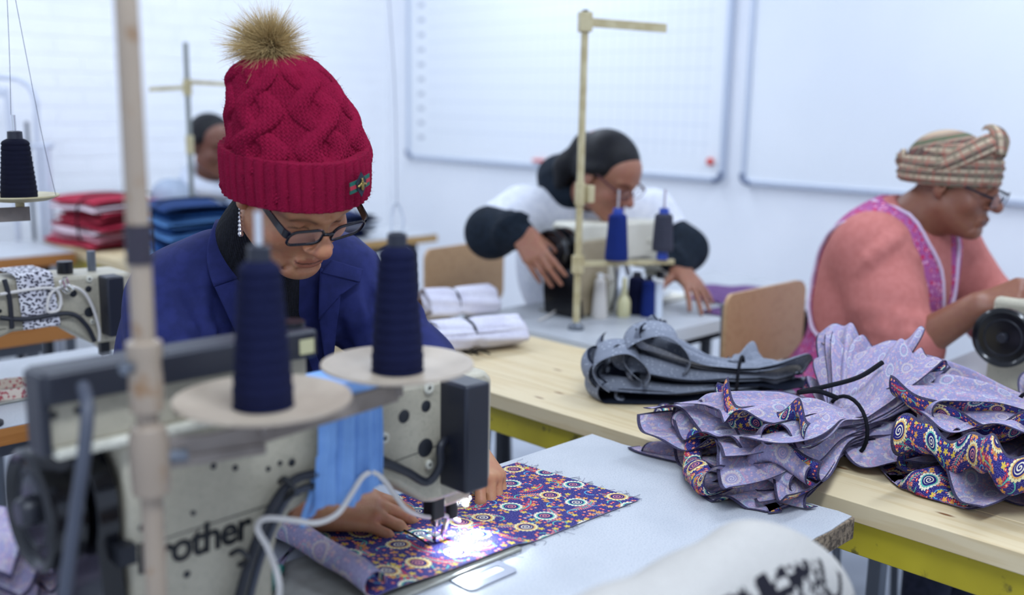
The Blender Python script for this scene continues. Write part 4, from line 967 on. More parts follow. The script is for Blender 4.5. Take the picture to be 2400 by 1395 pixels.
# hat: cable-knit crown, ribbed turned-up cuff, badge and fur bobble
def knit_hat():
    wool = mat('red_wool', rough=.95, spec=.1, fn=lambda: mixc(noise(coord(), 900, 3).ss(.3, .7), mixc(noise(coord(), 25, 3).ss(.3, .7), hx('82102F'), hx('6C0A26')), hx('981A40')), bump=(lambda: noise(coord(), 1300, 3), .6, .0015))
    # slouched profile: z along the hat axis, radius
    HA = HR1 @ rotm(rx=math.radians(-30), ry=math.radians(-3))
    O = HT1 + HR1 @ np.array([.008, .002, -.008])
    n, mz = 620, 380; th = np.linspace(0, 2 * math.pi, n, endpoint=False); zz = np.linspace(0, 1, mz); TH, Z = np.meshgrid(th, zz)
    Lz = .194
    prof = np.interp(zz, [0, .12, .25, .4, .55, .7, .82, .90, .96, .985, 1.0], [.1045, .1055, .1040, .0985, .0905, .0805, .068, .056, .043, .031, .012]); zp = np.interp(zz, [0, .9, 1], [0, .93, 1.0]) * Lz
    R0 = prof[:, None] * np.ones_like(TH); Zm = zp[:, None] * np.ones_like(TH)
    arc = TH * .096; nc = 6; cw = 2 * math.pi * .096 / nc
    ac = (arc / cw) % 1.0 - .5; col_i = np.floor(arc / cw); ph = col_i % 2 * .5
    d = np.zeros_like(TH); per = .105
    for q in (0, 1):       # two strands winding round one another in each column
        xc = .27 * np.sin(2 * math.pi * (Zm / per + ph) + q * 3.1416); depth = .5 + .5 * np.cos(2 * math.pi * (Zm / per + ph) + q * 3.1416)
        bump = np.sqrt(np.clip(1 - ((ac - xc) / .19) ** 2, 0, 1)); d = np.maximum(d, bump * (.0048 + .0052 * depth))
    stitch = .0008 * np.sin(2 * math.pi * Zm / .0055 + 2.2 * np.abs(((arc / .0075) % 1) - .5) * 6.28) + .0005 * np.sin(2 * math.pi * arc / .0075)
    fade = np.clip((1 - zz) / .12, 0, 1)[:, None]
    lump = .0035 * np.sin(3 * TH + 5 * Z + 1) + .003 * np.sin(5 * TH - 7 * Z)
    RR = R0 + (d + stitch * 1.3) * (.3 + .7 * fade) + lump * fade
    lean = np.stack([-.012 * Z ** 2, .022 * Z ** 2], -1)
    P = np.stack([RR * np.cos(TH) * .945 + lean[..., 0], RR * np.sin(TH) + lean[..., 1], Zm], -1).reshape(-1, 3) @ HA.T + O
    hat = make('hat', P, grid_faces(mz, n, True), wool, P_1, sharp=0, label='red cable knit hat')
    top = np.array([-.012, .022, Lz]) @ HA.T + O
    # cuff
    n, mz = 560, 90; th = np.linspace(0, 2 * math.pi, n, endpoint=False); s = np.linspace(0, 1, mz); TH, S = np.meshgrid(th, s)
    ang = S * 2 * math.pi; hh, tk = .036, .0085
    zc = np.clip(-np.cos(ang) * 1.25, -1, 1) * hh; rc = np.sign(np.sin(ang)) * np.abs(np.sin(ang)) ** .45 * tk
    nr = 40; rb = np.abs(np.sin(TH * nr / 2)) ** .7; outer = np.clip(rc / tk, 0, 1)
    st = .0009 * np.sin(2 * math.pi * zc / .006 + 2 * np.abs(((TH * nr / 2 / math.pi) % 1) - .5) * 6.28)
    rr = .1065 + rc + (rb - .6) * .0042 * outer + st * outer + .002 * np.sin(3 * TH + 1)
    zz = zc + .030 + .004 * np.sin(2 * TH + .5) + (rb - .5) * .001
    P = np.stack([rr * np.cos(TH) * .945, rr * np.sin(TH) * 1.02, zz], -1).reshape(-1, 3) @ HA.T + O
    make('cuff', P, np.concatenate([grid_faces(mz, n, True)]), wool, hat, sharp=0)
    # loose wool fibres
    g = np.random.default_rng(3); fm = mat('wool_fuzz', '8A1A40', .95); V, Fs = [], []
    def fib(p, nrm, l):
        a = p; b = p + nrm * l * .5 + g.normal(size=3) * l * .25; c = b + nrm * l * .3 + g.normal(size=3) * l * .4; w = np.cross(nrm, g.normal(size=3)); w *= .00014 / (np.linalg.norm(w) + 1e-9)
        k = len(V); V.extend([a - w, a + w, b + w, b - w, c]); Fs.extend([[k, k + 1, k + 2, k + 3], [k + 3, k + 2, k + 4]])
    Pm = P.reshape(mz, n, 3)
    for _ in range(1500):
        i, j = g.integers(8, mz // 2), g.integers(0, n); p = Pm[i, j]; nn = (p - O); nn /= np.linalg.norm(nn); fib(p, nn, g.uniform(.002, .006))
    Ph = np.array([v.co[:] for v in hat.data.vertices]).reshape(380, 620, 3) + np.array(P_1.location)
    for _ in range(3500):
        i, j = g.integers(60, 370), g.integers(0, 620); p = Ph[i, j]; nn = p - (O + HA @ np.array([0, 0, .1])); nn /= np.linalg.norm(nn); fib(p, nn, g.uniform(.002, .006))
    tag(make('wool_fibres', V, Fs, fm, hat, sharp=0), kind='stuff')
    # bobble of fur
    fur = mat('fur', rough=.75, spec=.25, fn=lambda: mixc(X(vcol()).ss(.0, 1.0), hx('4E3A20'), hx('C9AE78')))
    c = top + HA @ np.array([-.006, .012, .003]); V, Fs, Cc = [], [], []
    for i in range(7500):
        nn = g.normal(size=3); nn /= np.linalg.norm(nn)
        if nn @ HA[:, 2] < -.55: continue
        nn = nn + HA[:, 2] * .38; nn /= np.linalg.norm(nn)
        l = g.uniform(.034, .050) * (1 + .10 * nn[2]); p = c + nn * .008; side = np.cross(nn, g.normal(size=3)); side /= np.linalg.norm(side); bend = g.normal(size=3) * .010 + np.array([-.003, .003, -.008]); w = .00038; k = len(V); shade = g.uniform(.0, .35)
        clump = .007 * np.array([math.sin(nn[0] * 9 + nn[2] * 7), math.sin(nn[1] * 9 + 2), math.sin(nn[2] * 8 + nn[0] * 5)])
        ns = 5
        for j in range(ns):
            f = j / (ns - 1); q = p + nn * l * f + (bend + clump) * f * f; ww = w * (1 - f * .75)
            V.extend([q - side * ww, q + side * ww]); v_ = min(1, f * .75 + shade); Cc.extend([(v_, v_, v_, 1)] * 2)
            if j: Fs.append([k + 2 * j - 2, k + 2 * j - 1, k + 2 * j + 1, k + 2 * j])
    core = Body().ell(c, (.026, .026, .024)); Vc, Fc = core.mesh(.004)
    make('bobble', V + Vc.tolist(), Fs + (Fc + len(V)).tolist(), fur, hat, sharp=0, col=Cc + [(.15, .15, .15, 1)] * len(Vc), label='brown and gold fur bobble')
    # badge on the cuff
    ba = rotm(rz=0); a = math.radians(-90 + 17); cc = np.array([.1265 * math.cos(a) * .945, .1265 * math.sin(a) * 1.0, .030]); nrm = np.array([math.cos(a), math.sin(a), 0]); tx = np.array([-math.sin(a), math.cos(a), 0]); tz = np.array([0, 0, 1.])
    W_ = lambda u, v, w: (cc + tx * u + tz * v + nrm * (w - .0000 - 26. * u * u * .12)) @ HA.T + O
    def strip(name, u0, u1, v0, v1, w0, m, par):
        U = np.linspace(u0, u1, 9); V = []
        for w in (w0 - .0012, w0):
            for v in (v0, v1): V += [W_(u, v + u * .12, w) for u in U]
        k = 9; F = []
        for i in range(8): F += [[2 * k + i, 2 * k + i + 1, 3 * k + i + 1, 3 * k + i], [i + 1, i, k + i, k + i + 1], [i, i + 1, 2 * k + i + 1, 2 * k + i], [k + i + 1, k + i, 3 * k + i, 3 * k + i + 1]]
        return make(name, V, F, m, par)
    green = mat('green_ribbon', '0F5A4C', .6); redr = mat('red_ribbon', 'A8263A', .6); navl = mat('navy_leather', '1B2333', .5); gold = mat('antique_gold', 'A08A52', .3, .9)
    bd = strip('badge', -.021, .021, -.0085, .0085, .0028, green, hat); strip('ribbon_stripe', -.0212, .0212, -.0028, .0028, .0034, redr, bd)
    V = [W_(u, v, w) for w in (.0034, .0048) for u, v in ((0, .0185), (-.0105, .004), (-.0085, -.006), (0, -.0185), (.0085, -.006), (.0105, .004))]
    make('badge_shield', V, MB().prism([(0, 0)] * 6, 0, 1).F, navl, bd, smooth=False)
    BB = Body(); BB.ell(W_(0, -.003, .0065), (.0028, .0022, .0060), R=HA @ np.stack([tx, nrm, tz], 1), k=.001).ell(W_(0, .0045, .0065), (.0022, .002, .0026), R=HA @ np.stack([tx, nrm, tz], 1), k=.001).ell(W_(0, .0078, .0065), .0015, k=.001)
    for s in (-1, 1): BB.cap(W_(0, .003, .0060), W_(s * .0075, -.001, .0060), .0012, .0020, .0015).cap(W_(0, .008, .006), W_(s * .003, .011, .006), .0005, .0004, .0005)
    Vb, Fb = BB.mesh(.0006); make('bee', Vb, Fb, gold, bd, sharp=0)
def vcol():
    a = X.nt.nodes.new('ShaderNodeVertexColor'); a.layer_name = 'Col'; return sep(X(a.outputs[0]))[0].v
knit_hat()
# glasses and earrings
lensm = mat('lens', 'D8CCD6', .04, Alpha=.07)
def glasses(t, T, R, m, tm, w=.027, h=.0150, gap=.0085, y=-.112, z=-.004, th=.0022, tilt=8, rnd=.006, sc=1.0, thick=1.0, lens=True):
    gR = np.asarray(R) @ rotm(rx=math.radians(tilt)); Wp = lambda p: np.array(T) + (np.asarray(R) @ np.array([0, y, z]) + gR @ np.array(p, float)) * sc
    root = None
    for s in (-1, 1):
        cx = s * (gap + w); out = rrect(w * 2, h * 2, rnd * 2, 6); wrap = lambda a: .10 * max(0, abs(cx + a) - gap) ** 1.0 * .9
        pts = [Wp((cx + a, wrap(a), b + (.0015 if b > 0 else -.0015 * (1 - s * a / w)))) for a, b in out]
        f = MB().tube(pts, th * sc * thick, 10, closed=True).build('spectacles' if root is None else 'rim', m, t if root is None else root)
        root = root or f
        if lens:
            V = [Wp((cx + a * .985, wrap(a), b * .985)) for a, b in out]; make('lens', V, [list(range(len(V)))], lensm, root, solid=(.0016, 0), smooth=False)
        hx_ = s * (gap + 2 * w); e0 = Wp((hx_, wrap(s * w), h * .6)); e1 = Wp((hx_ + s * .006, wrap(s * w) + .010, h * .55)); ear = np.array(T) + np.asarray(R) @ np.array([s * .078, -.005, .010]) * sc; ear2 = np.array(T) + np.asarray(R) @ np.array([s * .079, .030, -.012]) * sc
        P = smooth_path([e0, e1, e1 * .55 + ear * .45, ear, ear2], 5)
        Vt = []; hgt = np.interp(np.linspace(0, 1, len(P)), [0, .15, .5, 1], [.0060, .0065, .0048, .003]) * sc * tm
        for i in range(len(P)):
            d = P[min(i + 1, len(P) - 1)] - P[max(0, i - 1)]; d /= np.linalg.norm(d); u = gR[:, 2] - d * (gR[:, 2] @ d); u /= np.linalg.norm(u); sd = np.cross(d, u)
            for a, b in ((-1, -1), (1, -1), (1, 1), (-1, 1)): Vt.append(P[i] + sd * a * .0011 * sc + u * b * hgt[i])
        Ft = [[3, 2, 1, 0], [4 * (len(P) - 1) + q for q in range(4)]] + [[4 * i + q, 4 * i + (q + 1) % 4, 4 * i + 4 + (q + 1) % 4, 4 * i + 4 + q] for i in range(len(P) - 1) for q in range(4)]
        make('temple', Vt, Ft, m, root)
    MB().tube(smooth_path([Wp((-gap, .0, .004)), Wp((-gap * .5, -.002, .006)), Wp((0, -.003, .0065)), Wp((gap * .5, -.002, .006)), Wp((gap, .0, .004))], 4), th * 1.2 * sc * thick, 8).build('bridge', m, root)
    return root
specm = mat('black_acetate', rough=.15, fn=lambda: mixc(noise(coord(), 55, 2).ss(.66, .72), hx('0E0E16'), hx('6A4A52')))
glasses(P_1, HT1, HR1, specm, 1.25, z=.001, y=-.108)
for s in (-1, 1):
    mb = MB(); c0 = HT1 + HR1 @ np.array([s * .078, .004, -.038])
    for i in range(7):
        r = .0022 + .0004 * i; mb.lathe([(0, -r), (r * .7, -r * .7), (r, 0), (r * .7, r * .7), (0, r)], c=c0 + (0, 0, -.0062 * i - .004), n=10)
    tag(mb.build('earring', mat('silver', 'D8D2D0', .2, 1.0), P_1), kind='stuff')
# ------------------------------------------------------------------ person 2: white sweatshirt over a dark hoodie
sk2 = skin_mat('skin_brown', '9A6A50', '96584A', '2A1814')
HT2 = at(1424, 408, 3.02); HR2 = rotm(rx=math.radians(30), ry=math.radians(0), rz=math.radians(4))
P_2 = person_root('person in a white sweatshirt over a dark hoodie, sewing below the gridded whiteboard', (2.45, 2.25, 0))
nb2 = np.array([2.415, 2.115, 1.055]); RS2, LS2 = np.array([2.245, 2.205, 1.015]), np.array([2.615, 1.995, 1.005])
RE2, LE2 = at(1152, 545, 3.02), at(1608, 585, 3.16); RW2, LW2 = at(1224, 548, 2.88), at(1592, 628, 3.06)
B = Body(); head(B, HT2, HR2, 1.0, nose=1.05, wide=.98)
nk = HT2 + HR2 @ np.array([0, .03, -.075]); B.cap(nk, nb2, .048, .055, .03).ell((2.44, 2.18, .88), (.14, .10, .2), k=.04).cap(RS2, LS2, .045, .045, .04).chain([RS2, RE2, RW2], [.042, .036, .026], k=.03).chain([LS2, LE2, LW2], [.042, .036, .026], k=.03)
tip = at(1282, 640, 2.78); hand(B, RW2, hand_frame(tip - RW2, -FW * .7 + np.array([-.5, .2, .5])), 1, ((14, 14, 10), (18, 16, 10), (20, 18, 12), (22, 20, 12)), 4, thumb=(.8, .35, -.35), sc=1.06)
tip = at(1640, 692, 2.95); hand(B, LW2, hand_frame(tip - LW2, (0, -.1, 1)), -1, ((10, 10, 8),) * 4, 9, thumb=(.55, .8, -.2), sc=1.05)
V, F = B.mesh(.0036); make('body', V, F, sk2, P_2, col=paint_face(V, HT2, HR2), sharp=0)
white_j = fabric('white_sweatshirt', 'E4E6EC', 'D6D9E2'); dark_h = fabric('dark_green_hoodie', '1A2430', '121A24')
J = Body().ell((2.45, 2.19, .86), (.20, .145, .24), k=.05).ell((2.43, 2.13, .99), (.16, .11, .09), R=rotm(rz=math.radians(-28)), k=.05).cap(RS2, LS2, .070, .070, .06).chain([RS2, RS2 * .25 + RE2 * .75], [.080, .074], k=.05).chain([LS2, LS2 * .5 + LE2 * .5], [.076, .066], k=.05)
folds(J, RS2, RE2, 4, .064, 11); J.cap(nb2 + (-.06, -.04, -.03), (2.36, 2.06, .80), .014, .010, .03).cap(nb2 + (.08, -.06, -.05), (2.52, 2.0, .82), .014, .010, .03)
V, F = J.mesh(.0075); make('sweatshirt', V, F, white_j, P_2, sharp=0)
Hd = Body().chain([RS2 * .35 + RE2 * .65, RE2, RW2 * .92 + RE2 * .08], [.062, .072, .044], k=.04); folds(Hd, RE2, RW2, 3, .052, 12); V, F = Hd.mesh(.0065); make('sleeve', V, F, dark_h, P_2, sharp=0)
Hd = Body().chain([LS2 * .45 + LE2 * .55, LE2, LW2 * .9 + LE2 * .1], [.062, .062, .042], k=.04)
folds(Hd, LE2, LW2, 3, .046, 13)
V, F = Hd.mesh(.0065); make('sleeve', V, F, dark_h, P_2, sharp=0)
Ho = Body(); ring = [nb2 + np.array([.088 * math.cos(a), .075 * math.sin(a) + .01, .035 + .045 * math.sin(a)]) for a in np.linspace(0, 2 * math.pi, 13)]; Ho.chain(ring, [.036 + .012 * math.sin(a) for a in np.linspace(0, 2 * math.pi, 13)], k=.03).cap(nb2 + (-.01, .08, .06), nb2 + (-.03, .11, -.04), .055, .045, .05).cap(nb2 + (0, 0, .02), nb2 + (.0, -.03, -.06), .065, .05, .04).cap(nb2 + (-.09, .0, .0), nb2 + (-.10, .02, -.05), .035, .02, .03)
V, F = Ho.mesh(.006); make('hood', V, F, dark_h, P_2, sharp=0)
hair_m = mat('black_hair', rough=.5, spec=.25, fn=speck('101017', '08080C', 90), bump=(lambda: noise(comb(sep(coord())[0] * 40.0, sep(coord())[1] * 8.0, sep(coord())[2] * 40.0), 8, 3), .5, .003))
def hair(t, T, R, sc=1.0, tail=True, m=hair_m, line=.0, thick=.0, label=None):
    Hh = Body(); Hh.at(T, np.asarray(R) * 1.0)
    Hh.ell((0, .018, .040), (.081 + thick, .100 + thick, .085 + thick)).ell((0, .055, -.02), (.066, .05, .05), k=.03)
    for s in (-1, 1): Hh.cap((s * .070, -.015, .030), (s * .074, .03, .0), .014, .012, .02)
    Hh.ell((0, -.105, -.030 + line), (.090, .078, .088), k=.008, op=-1).ell((0, -.02, -.09), (.09, .075, .05), k=.01, op=-1)
    if tail: Hh.ell((0, .108, .030), (.034, .036, .038), k=.015).chain([(0, .115, .02), (-.005, .135, -.06), (-.01, .120, -.14)], [.034, .036, .02], k=.03)
    Hh.at(); V, F = Hh.mesh(.0045); return make('hair', V, F, m, t, sharp=0)
hr = hair(P_2, HT2, HR2)
c = HT2 + HR2 @ np.array([0, .100, .055]); wire('hair_band', [c + HR2 @ np.array([.022 * math.cos(a), .006 * math.sin(a), .022 * math.sin(a)]) for a in np.linspace(0, 6.28, 10)], .006, mat('pink_band', 'B87A74', .7), hr)
glasses(P_2, HT2, HR2, mat('red_brown_frame', '5A3034', .3, .2), .6, z=-.004, y=-.106, th=.0014, tilt=6)
trousers(P_2, (2.48, 2.28, .52), jeans, shoe_m, dy=-.36)

# ------------------------------------------------------------------ person 3: head wrap, salmon top and pink pinafore
sk3 = skin_mat('skin_deep_brown', '8A5A42', '7E4A3C', '23140F')
HT3 = at(2240, 425, 2.50); HR3 = rotm(rx=math.radians(15), ry=0, rz=math.radians(4))
P_3 = person_root('person in a plaid head wrap, salmon top and pink pinafore at the right', (2.48, 1.22, 0))
nb3 = np.array([2.505, 1.105, 1.075]); RS3, LS3 = np.array([2.355, 1.130, 1.010]), np.array([2.665, 1.085, 1.010])
RE3, RW3 = at(2110, 826, 2.32), at(2300, 712, 2.24); LE3, LW3 = np.array([2.77, .97, .82]), np.array([2.55, .80, .93])
RE3 = at(2120, 822, 2.33); RW3 = at(2292, 718, 2.24)
B = Body(); head(B, HT3, HR3, 1.0, nose=1.25, lips=1.35, wide=1.02, old=1.2, jaw=1.1)
nk = HT3 + HR3 @ np.array([0, .035, -.07]); B.cap(nk, nb3, .056, .064, .03).cap(HT3 + HR3 @ np.array([0, -.03, -.08]), nb3 + (0, -.03, .02), .04, .05, .03).ell((2.49, 1.19, .88), (.15, .12, .2), k=.04).cap(RS3, LS3, .05, .05, .05).chain([RS3, RE3, RW3], [.05, .050, .032], k=.03).chain([LS3, LE3, LW3], [.05, .044, .030], k=.03)
tip = at(2400, 690, 2.20); hand(B, RW3, hand_frame(tip - RW3 + (0, 0, .01), (-.55, .1, .8)), 1, ((28, 40, 30), (34, 46, 30), (36, 48, 30), (36, 48, 30)), 3, thumb=(.8, .3, -.5), sc=1.05)
hand(B, LW3, hand_frame((-.25, -.2, -.1), (0, 0, 1)), -1, ((25, 35, 20),) * 4, 4)
V, F = B.mesh(.0034); make('body', V, F, sk3, P_3, col=paint_face(V, HT3, HR3, brow=.3), sharp=0)
salmon = fabric('salmon_jersey', 'C27870', 'BA7068', fold=1)
def torso3(inf=0.0):
    Q = Body(); Q.ell((2.50, 1.175, .84), (.20 + inf, .140 + inf, .27 + inf), k=.06).ell((2.50, 1.155, .98), (.18 + inf, .115 + inf, .11 + inf), k=.06).cap(RS3 + (.02, 0, 0), LS3 + (-.02, 0, 0), .078 + inf, .078 + inf, .06).ell((2.49, 1.08, .90), (.15 + inf, .09 + inf, .11 + inf), k=.05).cap(nb3 + (0, .03, -.05), nb3 + (0, .02, .0), .085 + inf, .062 + inf, .05).ell((2.49, 1.205, .62), (.225 + inf, .175 + inf, .16 + inf), k=.06); return Q
T_ = torso3(); T_.chain([RS3, RE3 * .55 + RS3 * .45, RE3, RE3 * .86 + RW3 * .14], [.080, .076, .068, .058], k=.05).chain([LS3, LE3, LE3 * .8 + LW3 * .2], [.086, .072, .058], k=.05)
folds(T_, RS3 * .6 + RE3 * .4, RE3, 5, .072, 21, wrap=1.3, depth=.009); folds(T_, RS3, RS3 * .6 + RE3 * .4, 2, .082, 22, wrap=.9, depth=.010)
T_.ell(nb3 + (0, -.045, .045), (.062, .075, .075), k=.015, op=-1)
V, F = T_.mesh(.0065); make('jersey_top', V, F, salmon, P_3, sharp=0)
def pin_fn():
    v = voro(coord(), 75, 1.0, '3D'); d = X(v.outputs['Distance']); r, g, b = sep(X(v.outputs['Color']))
    c = mixc((d < .42) * (r > .18), hx('A25088'), hx('C01F54')); c = mixc((d < .30) * (g > .6), c, hx('E0A8C4')); c = mixc((d < .22) * (b > .7), c, hx('8E1444'))
    return mixc(noise(coord(), 260, 2).ss(.62, .7), c, hx('D6BCD8'))
pin_m = mat('pink_floral_cotton', rough=.85, fn=pin_fn, bump=(lambda: noise(coord(), 28, 3), .25, .004), spec=.2)
A = torso3(.007); ahR = np.array([2.30, 1.135, .935]); ahL = np.array([2.70, 1.12, .935])
for c, sx in ((ahR, -1), (ahL, 1)): A.p.append(('e', c + (sx * .05, .045, .0), np.array([.22, .135, .155]), rotm(rx=.25), .006, -1))
A.ell(nb3 + (0, -.02, .05), (.078, .085, .10), k=.01, op=-1).cap(nb3 + (0, -.07, -.0), (2.49, 1.00, .86), .062, .018, .012, op=-1).ell((2.49, 1.52, .95), (.20, .17, .22), k=.02, op=-1)
V, F = A.mesh(.0065); pf = make('pinafore', V, F, pin_m, P_3, sharp=0)
trim = mat('lilac_piping', 'D4C2D6', .8)
base3 = torso3(.0085)
def piping(pts):
    return MB().tube(smooth_path(pts, 3), .0045, 8).build('piping', trim, pf)
ring = []
for a in np.linspace(0, 2 * math.pi, 40):      # armhole edge: on the ellipsoid and on the cloth at once
    d = rotm(rx=.25) @ np.array([0, math.cos(a), math.sin(a)]); c = ahR + (-.05, .045, 0); best = None
    for fx in np.linspace(.0, .99, 60):
        rr = math.sqrt(1 - fx * fx); p = c + rotm(rx=.25) @ np.array([.22 * fx, .135 * rr * math.cos(a), .155 * rr * math.sin(a)])
        e = abs(base3.ev(p[None])[0])
        if best is None or e < best[0]: best = (e, p)
    if best[0] < .012: ring.append(best[1])
if len(ring) > 6: piping(ring + ring[:1])
for s in (-1, 1):
    D = np.array([nb3 + (s * .062, .045, .06), nb3 + (s * .078, -.02, .02), nb3 + (s * .070, -.08, -.04), nb3 + (s * .048, -.1, -.11), (2.49 + s * .028, 1.0, .88), (2.49, .99, .845)])
    o = D + np.array([0, -.25, .10]); piping(trace(base3, o, D - o, 0, t0=0.))
# wrap
def plaid_fn():
    u, v, _ = sep(coord('UV')); a = (u * 30.0).frac(); b = (v * 3.4).frac()
    c = mixc((b < .30), hx('94806E'), hx('BCA88E')); c = mixc((b > .62) * (b < .80), c, hx('5F4A44')); c = mixc((b > .40) * (b < .46), c, hx('A84A3C')); c = mixc((a < .18) * .6, c, hx('7C7460')); c = mixc(((a - .5).abs() < .05) * .6, c, hx('B0584A')); c = mixc((b > .86) * (b < .93), c, hx('59624A')); return c
plaid = mat('plaid_cotton', rough=.85, spec=.2, fn=plaid_fn)
wr = None; WO = np.array([0, -.006, -.016])
def band(path, wid, rad, name, tw=0., seed=0):
    """a flattened, pleated roll of cloth following path (points in head space, with outward normals)"""
    g = np.random.default_rng(seed); P = smooth_path(path, 8); n = len(P); m_ = 17; V, U = [], []; L = 0
    for i in range(n):
        d = P[min(i + 1, n - 1)] - P[max(i - 1, 0)]; d /= np.linalg.norm(d); out = P[i] - np.array([0, .02, .03]); out -= d * (out @ d); out /= np.linalg.norm(out); sd = np.cross(d, out)
        w = np.interp(i / (n - 1), np.linspace(0, 1, len(wid)), wid)
        if i: L += np.linalg.norm(P[i] - P[i - 1])
        for j in range(m_):
            f = j / (m_ - 1) * 2 - 1; a = f * 1.75 + tw * i / n; V.append(P[i] + sd * math.sin(a) * w + out * (math.cos(a) * rad + .0022 * math.sin(f * 14 + seed + i * .12))); U.append((L, (f + 1) * .5 * .9 + seed * .13))
    return ((np.array(V) + WO) @ HR3.T + HT3), grid_faces(n, m_), np.array(U) * (1, 1)
def wrap_part(path, wid, rad, name, seed, par, tw=0.):
    V, F, uv = band(path, wid, rad, name, tw, seed); return make(name, V, F, plaid, par, uv=uv, solid=(.002, 0), sharp=0)
cap_ = Body().at(HT3 + HR3 @ WO, HR3).ell((0, .030, .048), (.086, .106, .085)); cap_.ell((0, .095, .010), (.058, .045, .050), k=.03); cap_.at()
V, F = cap_.mesh(.005, cut=lambda P: -(((P - HT3) @ HR3) @ np.array([0, -.35, .94]) + .010))
L = (V - HT3) @ HR3; wr = make('head_wrap', V, F, plaid, P_3, sharp=0, uv=np.stack([np.arctan2(L[:, 0], L[:, 1]) * .1, L[:, 2] * 2.2 + L[:, 1] * 1.2], 1))
def circ(z0, z1, r, ry, a0, a1, n=9, cy=.028): return [np.array([r * math.sin(a), cy - ry * math.cos(a), z0 + (z1 - z0) * (1 - math.cos(a)) / 2]) for a in np.linspace(a0, a1, n)]
wrap_part(circ(.052, .000, .083, .108, -math.pi, math.pi, 17), [.020, .022, .024, .022, .020], .011, 'wrap_fold', 1, wr)
wrap_part(circ(.080, .030, .079, .100, -math.pi, math.pi, 17), [.022, .024, .022, .024, .022], .013, 'wrap_fold', 2, wr)
wrap_part(circ(.108, .062, .066, .084, -math.pi, math.pi, 17), [.022, .020, .024, .020, .022], .014, 'wrap_fold', 3, wr)
wrap_part([np.array(q) for q in ((-.075, .05, .03), (-.080, .0, .075), (-.05, -.04, .120), (.0, -.05, .135), (.05, -.03, .125))], [.016, .022, .024, .022, .016], .014, 'wrap_fold', 4, wr)
wrap_part([np.array(q) for q in ((-.030, -.075, .105), (-.015, -.060, .140), (.0, -.040, .152), (.015, -.015, .146))], [.012, .026, .026, .014], .014, 'wrap_fold', 5, wr)
wrap_part([np.array(q) for q in ((-.02, .120, .02), (-.015, .140, .035), (.0, .150, .030), (.015, .140, .012), (0, .125, .0))], [.012, .018, .020, .018, .012], .012, 'wrap_knot', 6, wr)
glasses(P_3, HT3, HR3, mat('dark_wire_frame', '2A2830', .3, .5), .5, z=-.010, y=-.116, th=.0013, tilt=4)
trousers(P_3, (2.49, 1.27, .52), jeans, shoe_m, dy=-.36)

# ------------------------------------------------------------------ person 4: far, grey hooded top
sk4 = skin_mat('skin_dark_brown', '6E4634', '6A3C30', '1A100C')
HT4 = at(497, 338, 4.38); HR4 = rotm(rx=math.radians(12), rz=math.radians(8)) * 1.0
P_4 = person_root('far person with short dark hair in a pale grey hooded top', (2.18, 4.02, 0))
nb4 = HT4 + np.array([0, .045, -.175]); RS4, LS4 = nb4 + (-.165, .02, -.05), nb4 + (.165, -.0, -.05); RE4, LE4 = RS4 + (-.06, -.03, -.26), LS4 + (.05, -.05, -.26); RW4, LW4 = RE4 + (.08, -.18, -.02), LE4 + (-.10, -.16, .02)
B = Body(); head(B, HT4, HR4, 1.06, nose=1.2, lips=1.2); B.cap(HT4 + (0, .03, -.08), nb4, .05, .055, .03).ell(nb4 + (0, .03, -.25), (.13, .09, .2), k=.04).cap(RS4, LS4, .045, .045, .04).chain([RS4, RE4, RW4], [.042, .036, .026], k=.03).chain([LS4, LE4, LW4], [.042, .036, .026], k=.03)
for w_, sd in ((RW4, 1), (LW4, -1)): hand(B, w_, hand_frame((0, -1, -.1), (0, 0, 1)), sd, ((20, 25, 15),) * 4, 4)
V, F = B.mesh(.0042); make('body', V, F, sk4, P_4, col=paint_face(V, HT4, HR4, 1.06), sharp=0)
grey_h = fabric('pale_grey_sweatshirt', 'A9B4C4', '9CA8BA'); red_s = fabric('red_sleeve', '9A2038', '84182E')
J = Body().ell(nb4 + (0, .05, -.26), (.19, .14, .26), k=.05).cap(RS4, LS4, .068, .068, .06).chain([RS4, RE4], [.074, .066], k=.05).chain([LS4, LE4], [.074, .066], k=.05); V, F = J.mesh(.008); make('hooded_top', V, F, grey_h, P_4, sharp=0)
Ho = Body().chain([nb4 + np.array([.085 * math.cos(a), .070 * math.sin(a), .02 + .04 * math.sin(a)]) for a in np.linspace(0, 6.28, 12)], [.030] * 12, k=.03); V, F = Ho.mesh(.007); make('hood', V, F, fabric('white_hood', 'D9DEE8', 'CDD3E0'), P_4, sharp=0)
for e_, w_ in ((RE4, RW4), (LE4, LW4)):
    Sl = Body().chain([e_ + (0, 0, .03), e_, w_ + (0, .02, 0)], [.06, .066, .042], k=.04); V, F = Sl.mesh(.008); make('sleeve', V, F, red_s, P_4, sharp=0)
hair(P_4, HT4, HR4, tail=False, line=.006, thick=.004)
trousers(P_4, (2.19, 4.10, .52), jeans, shoe_m, dy=-.34)
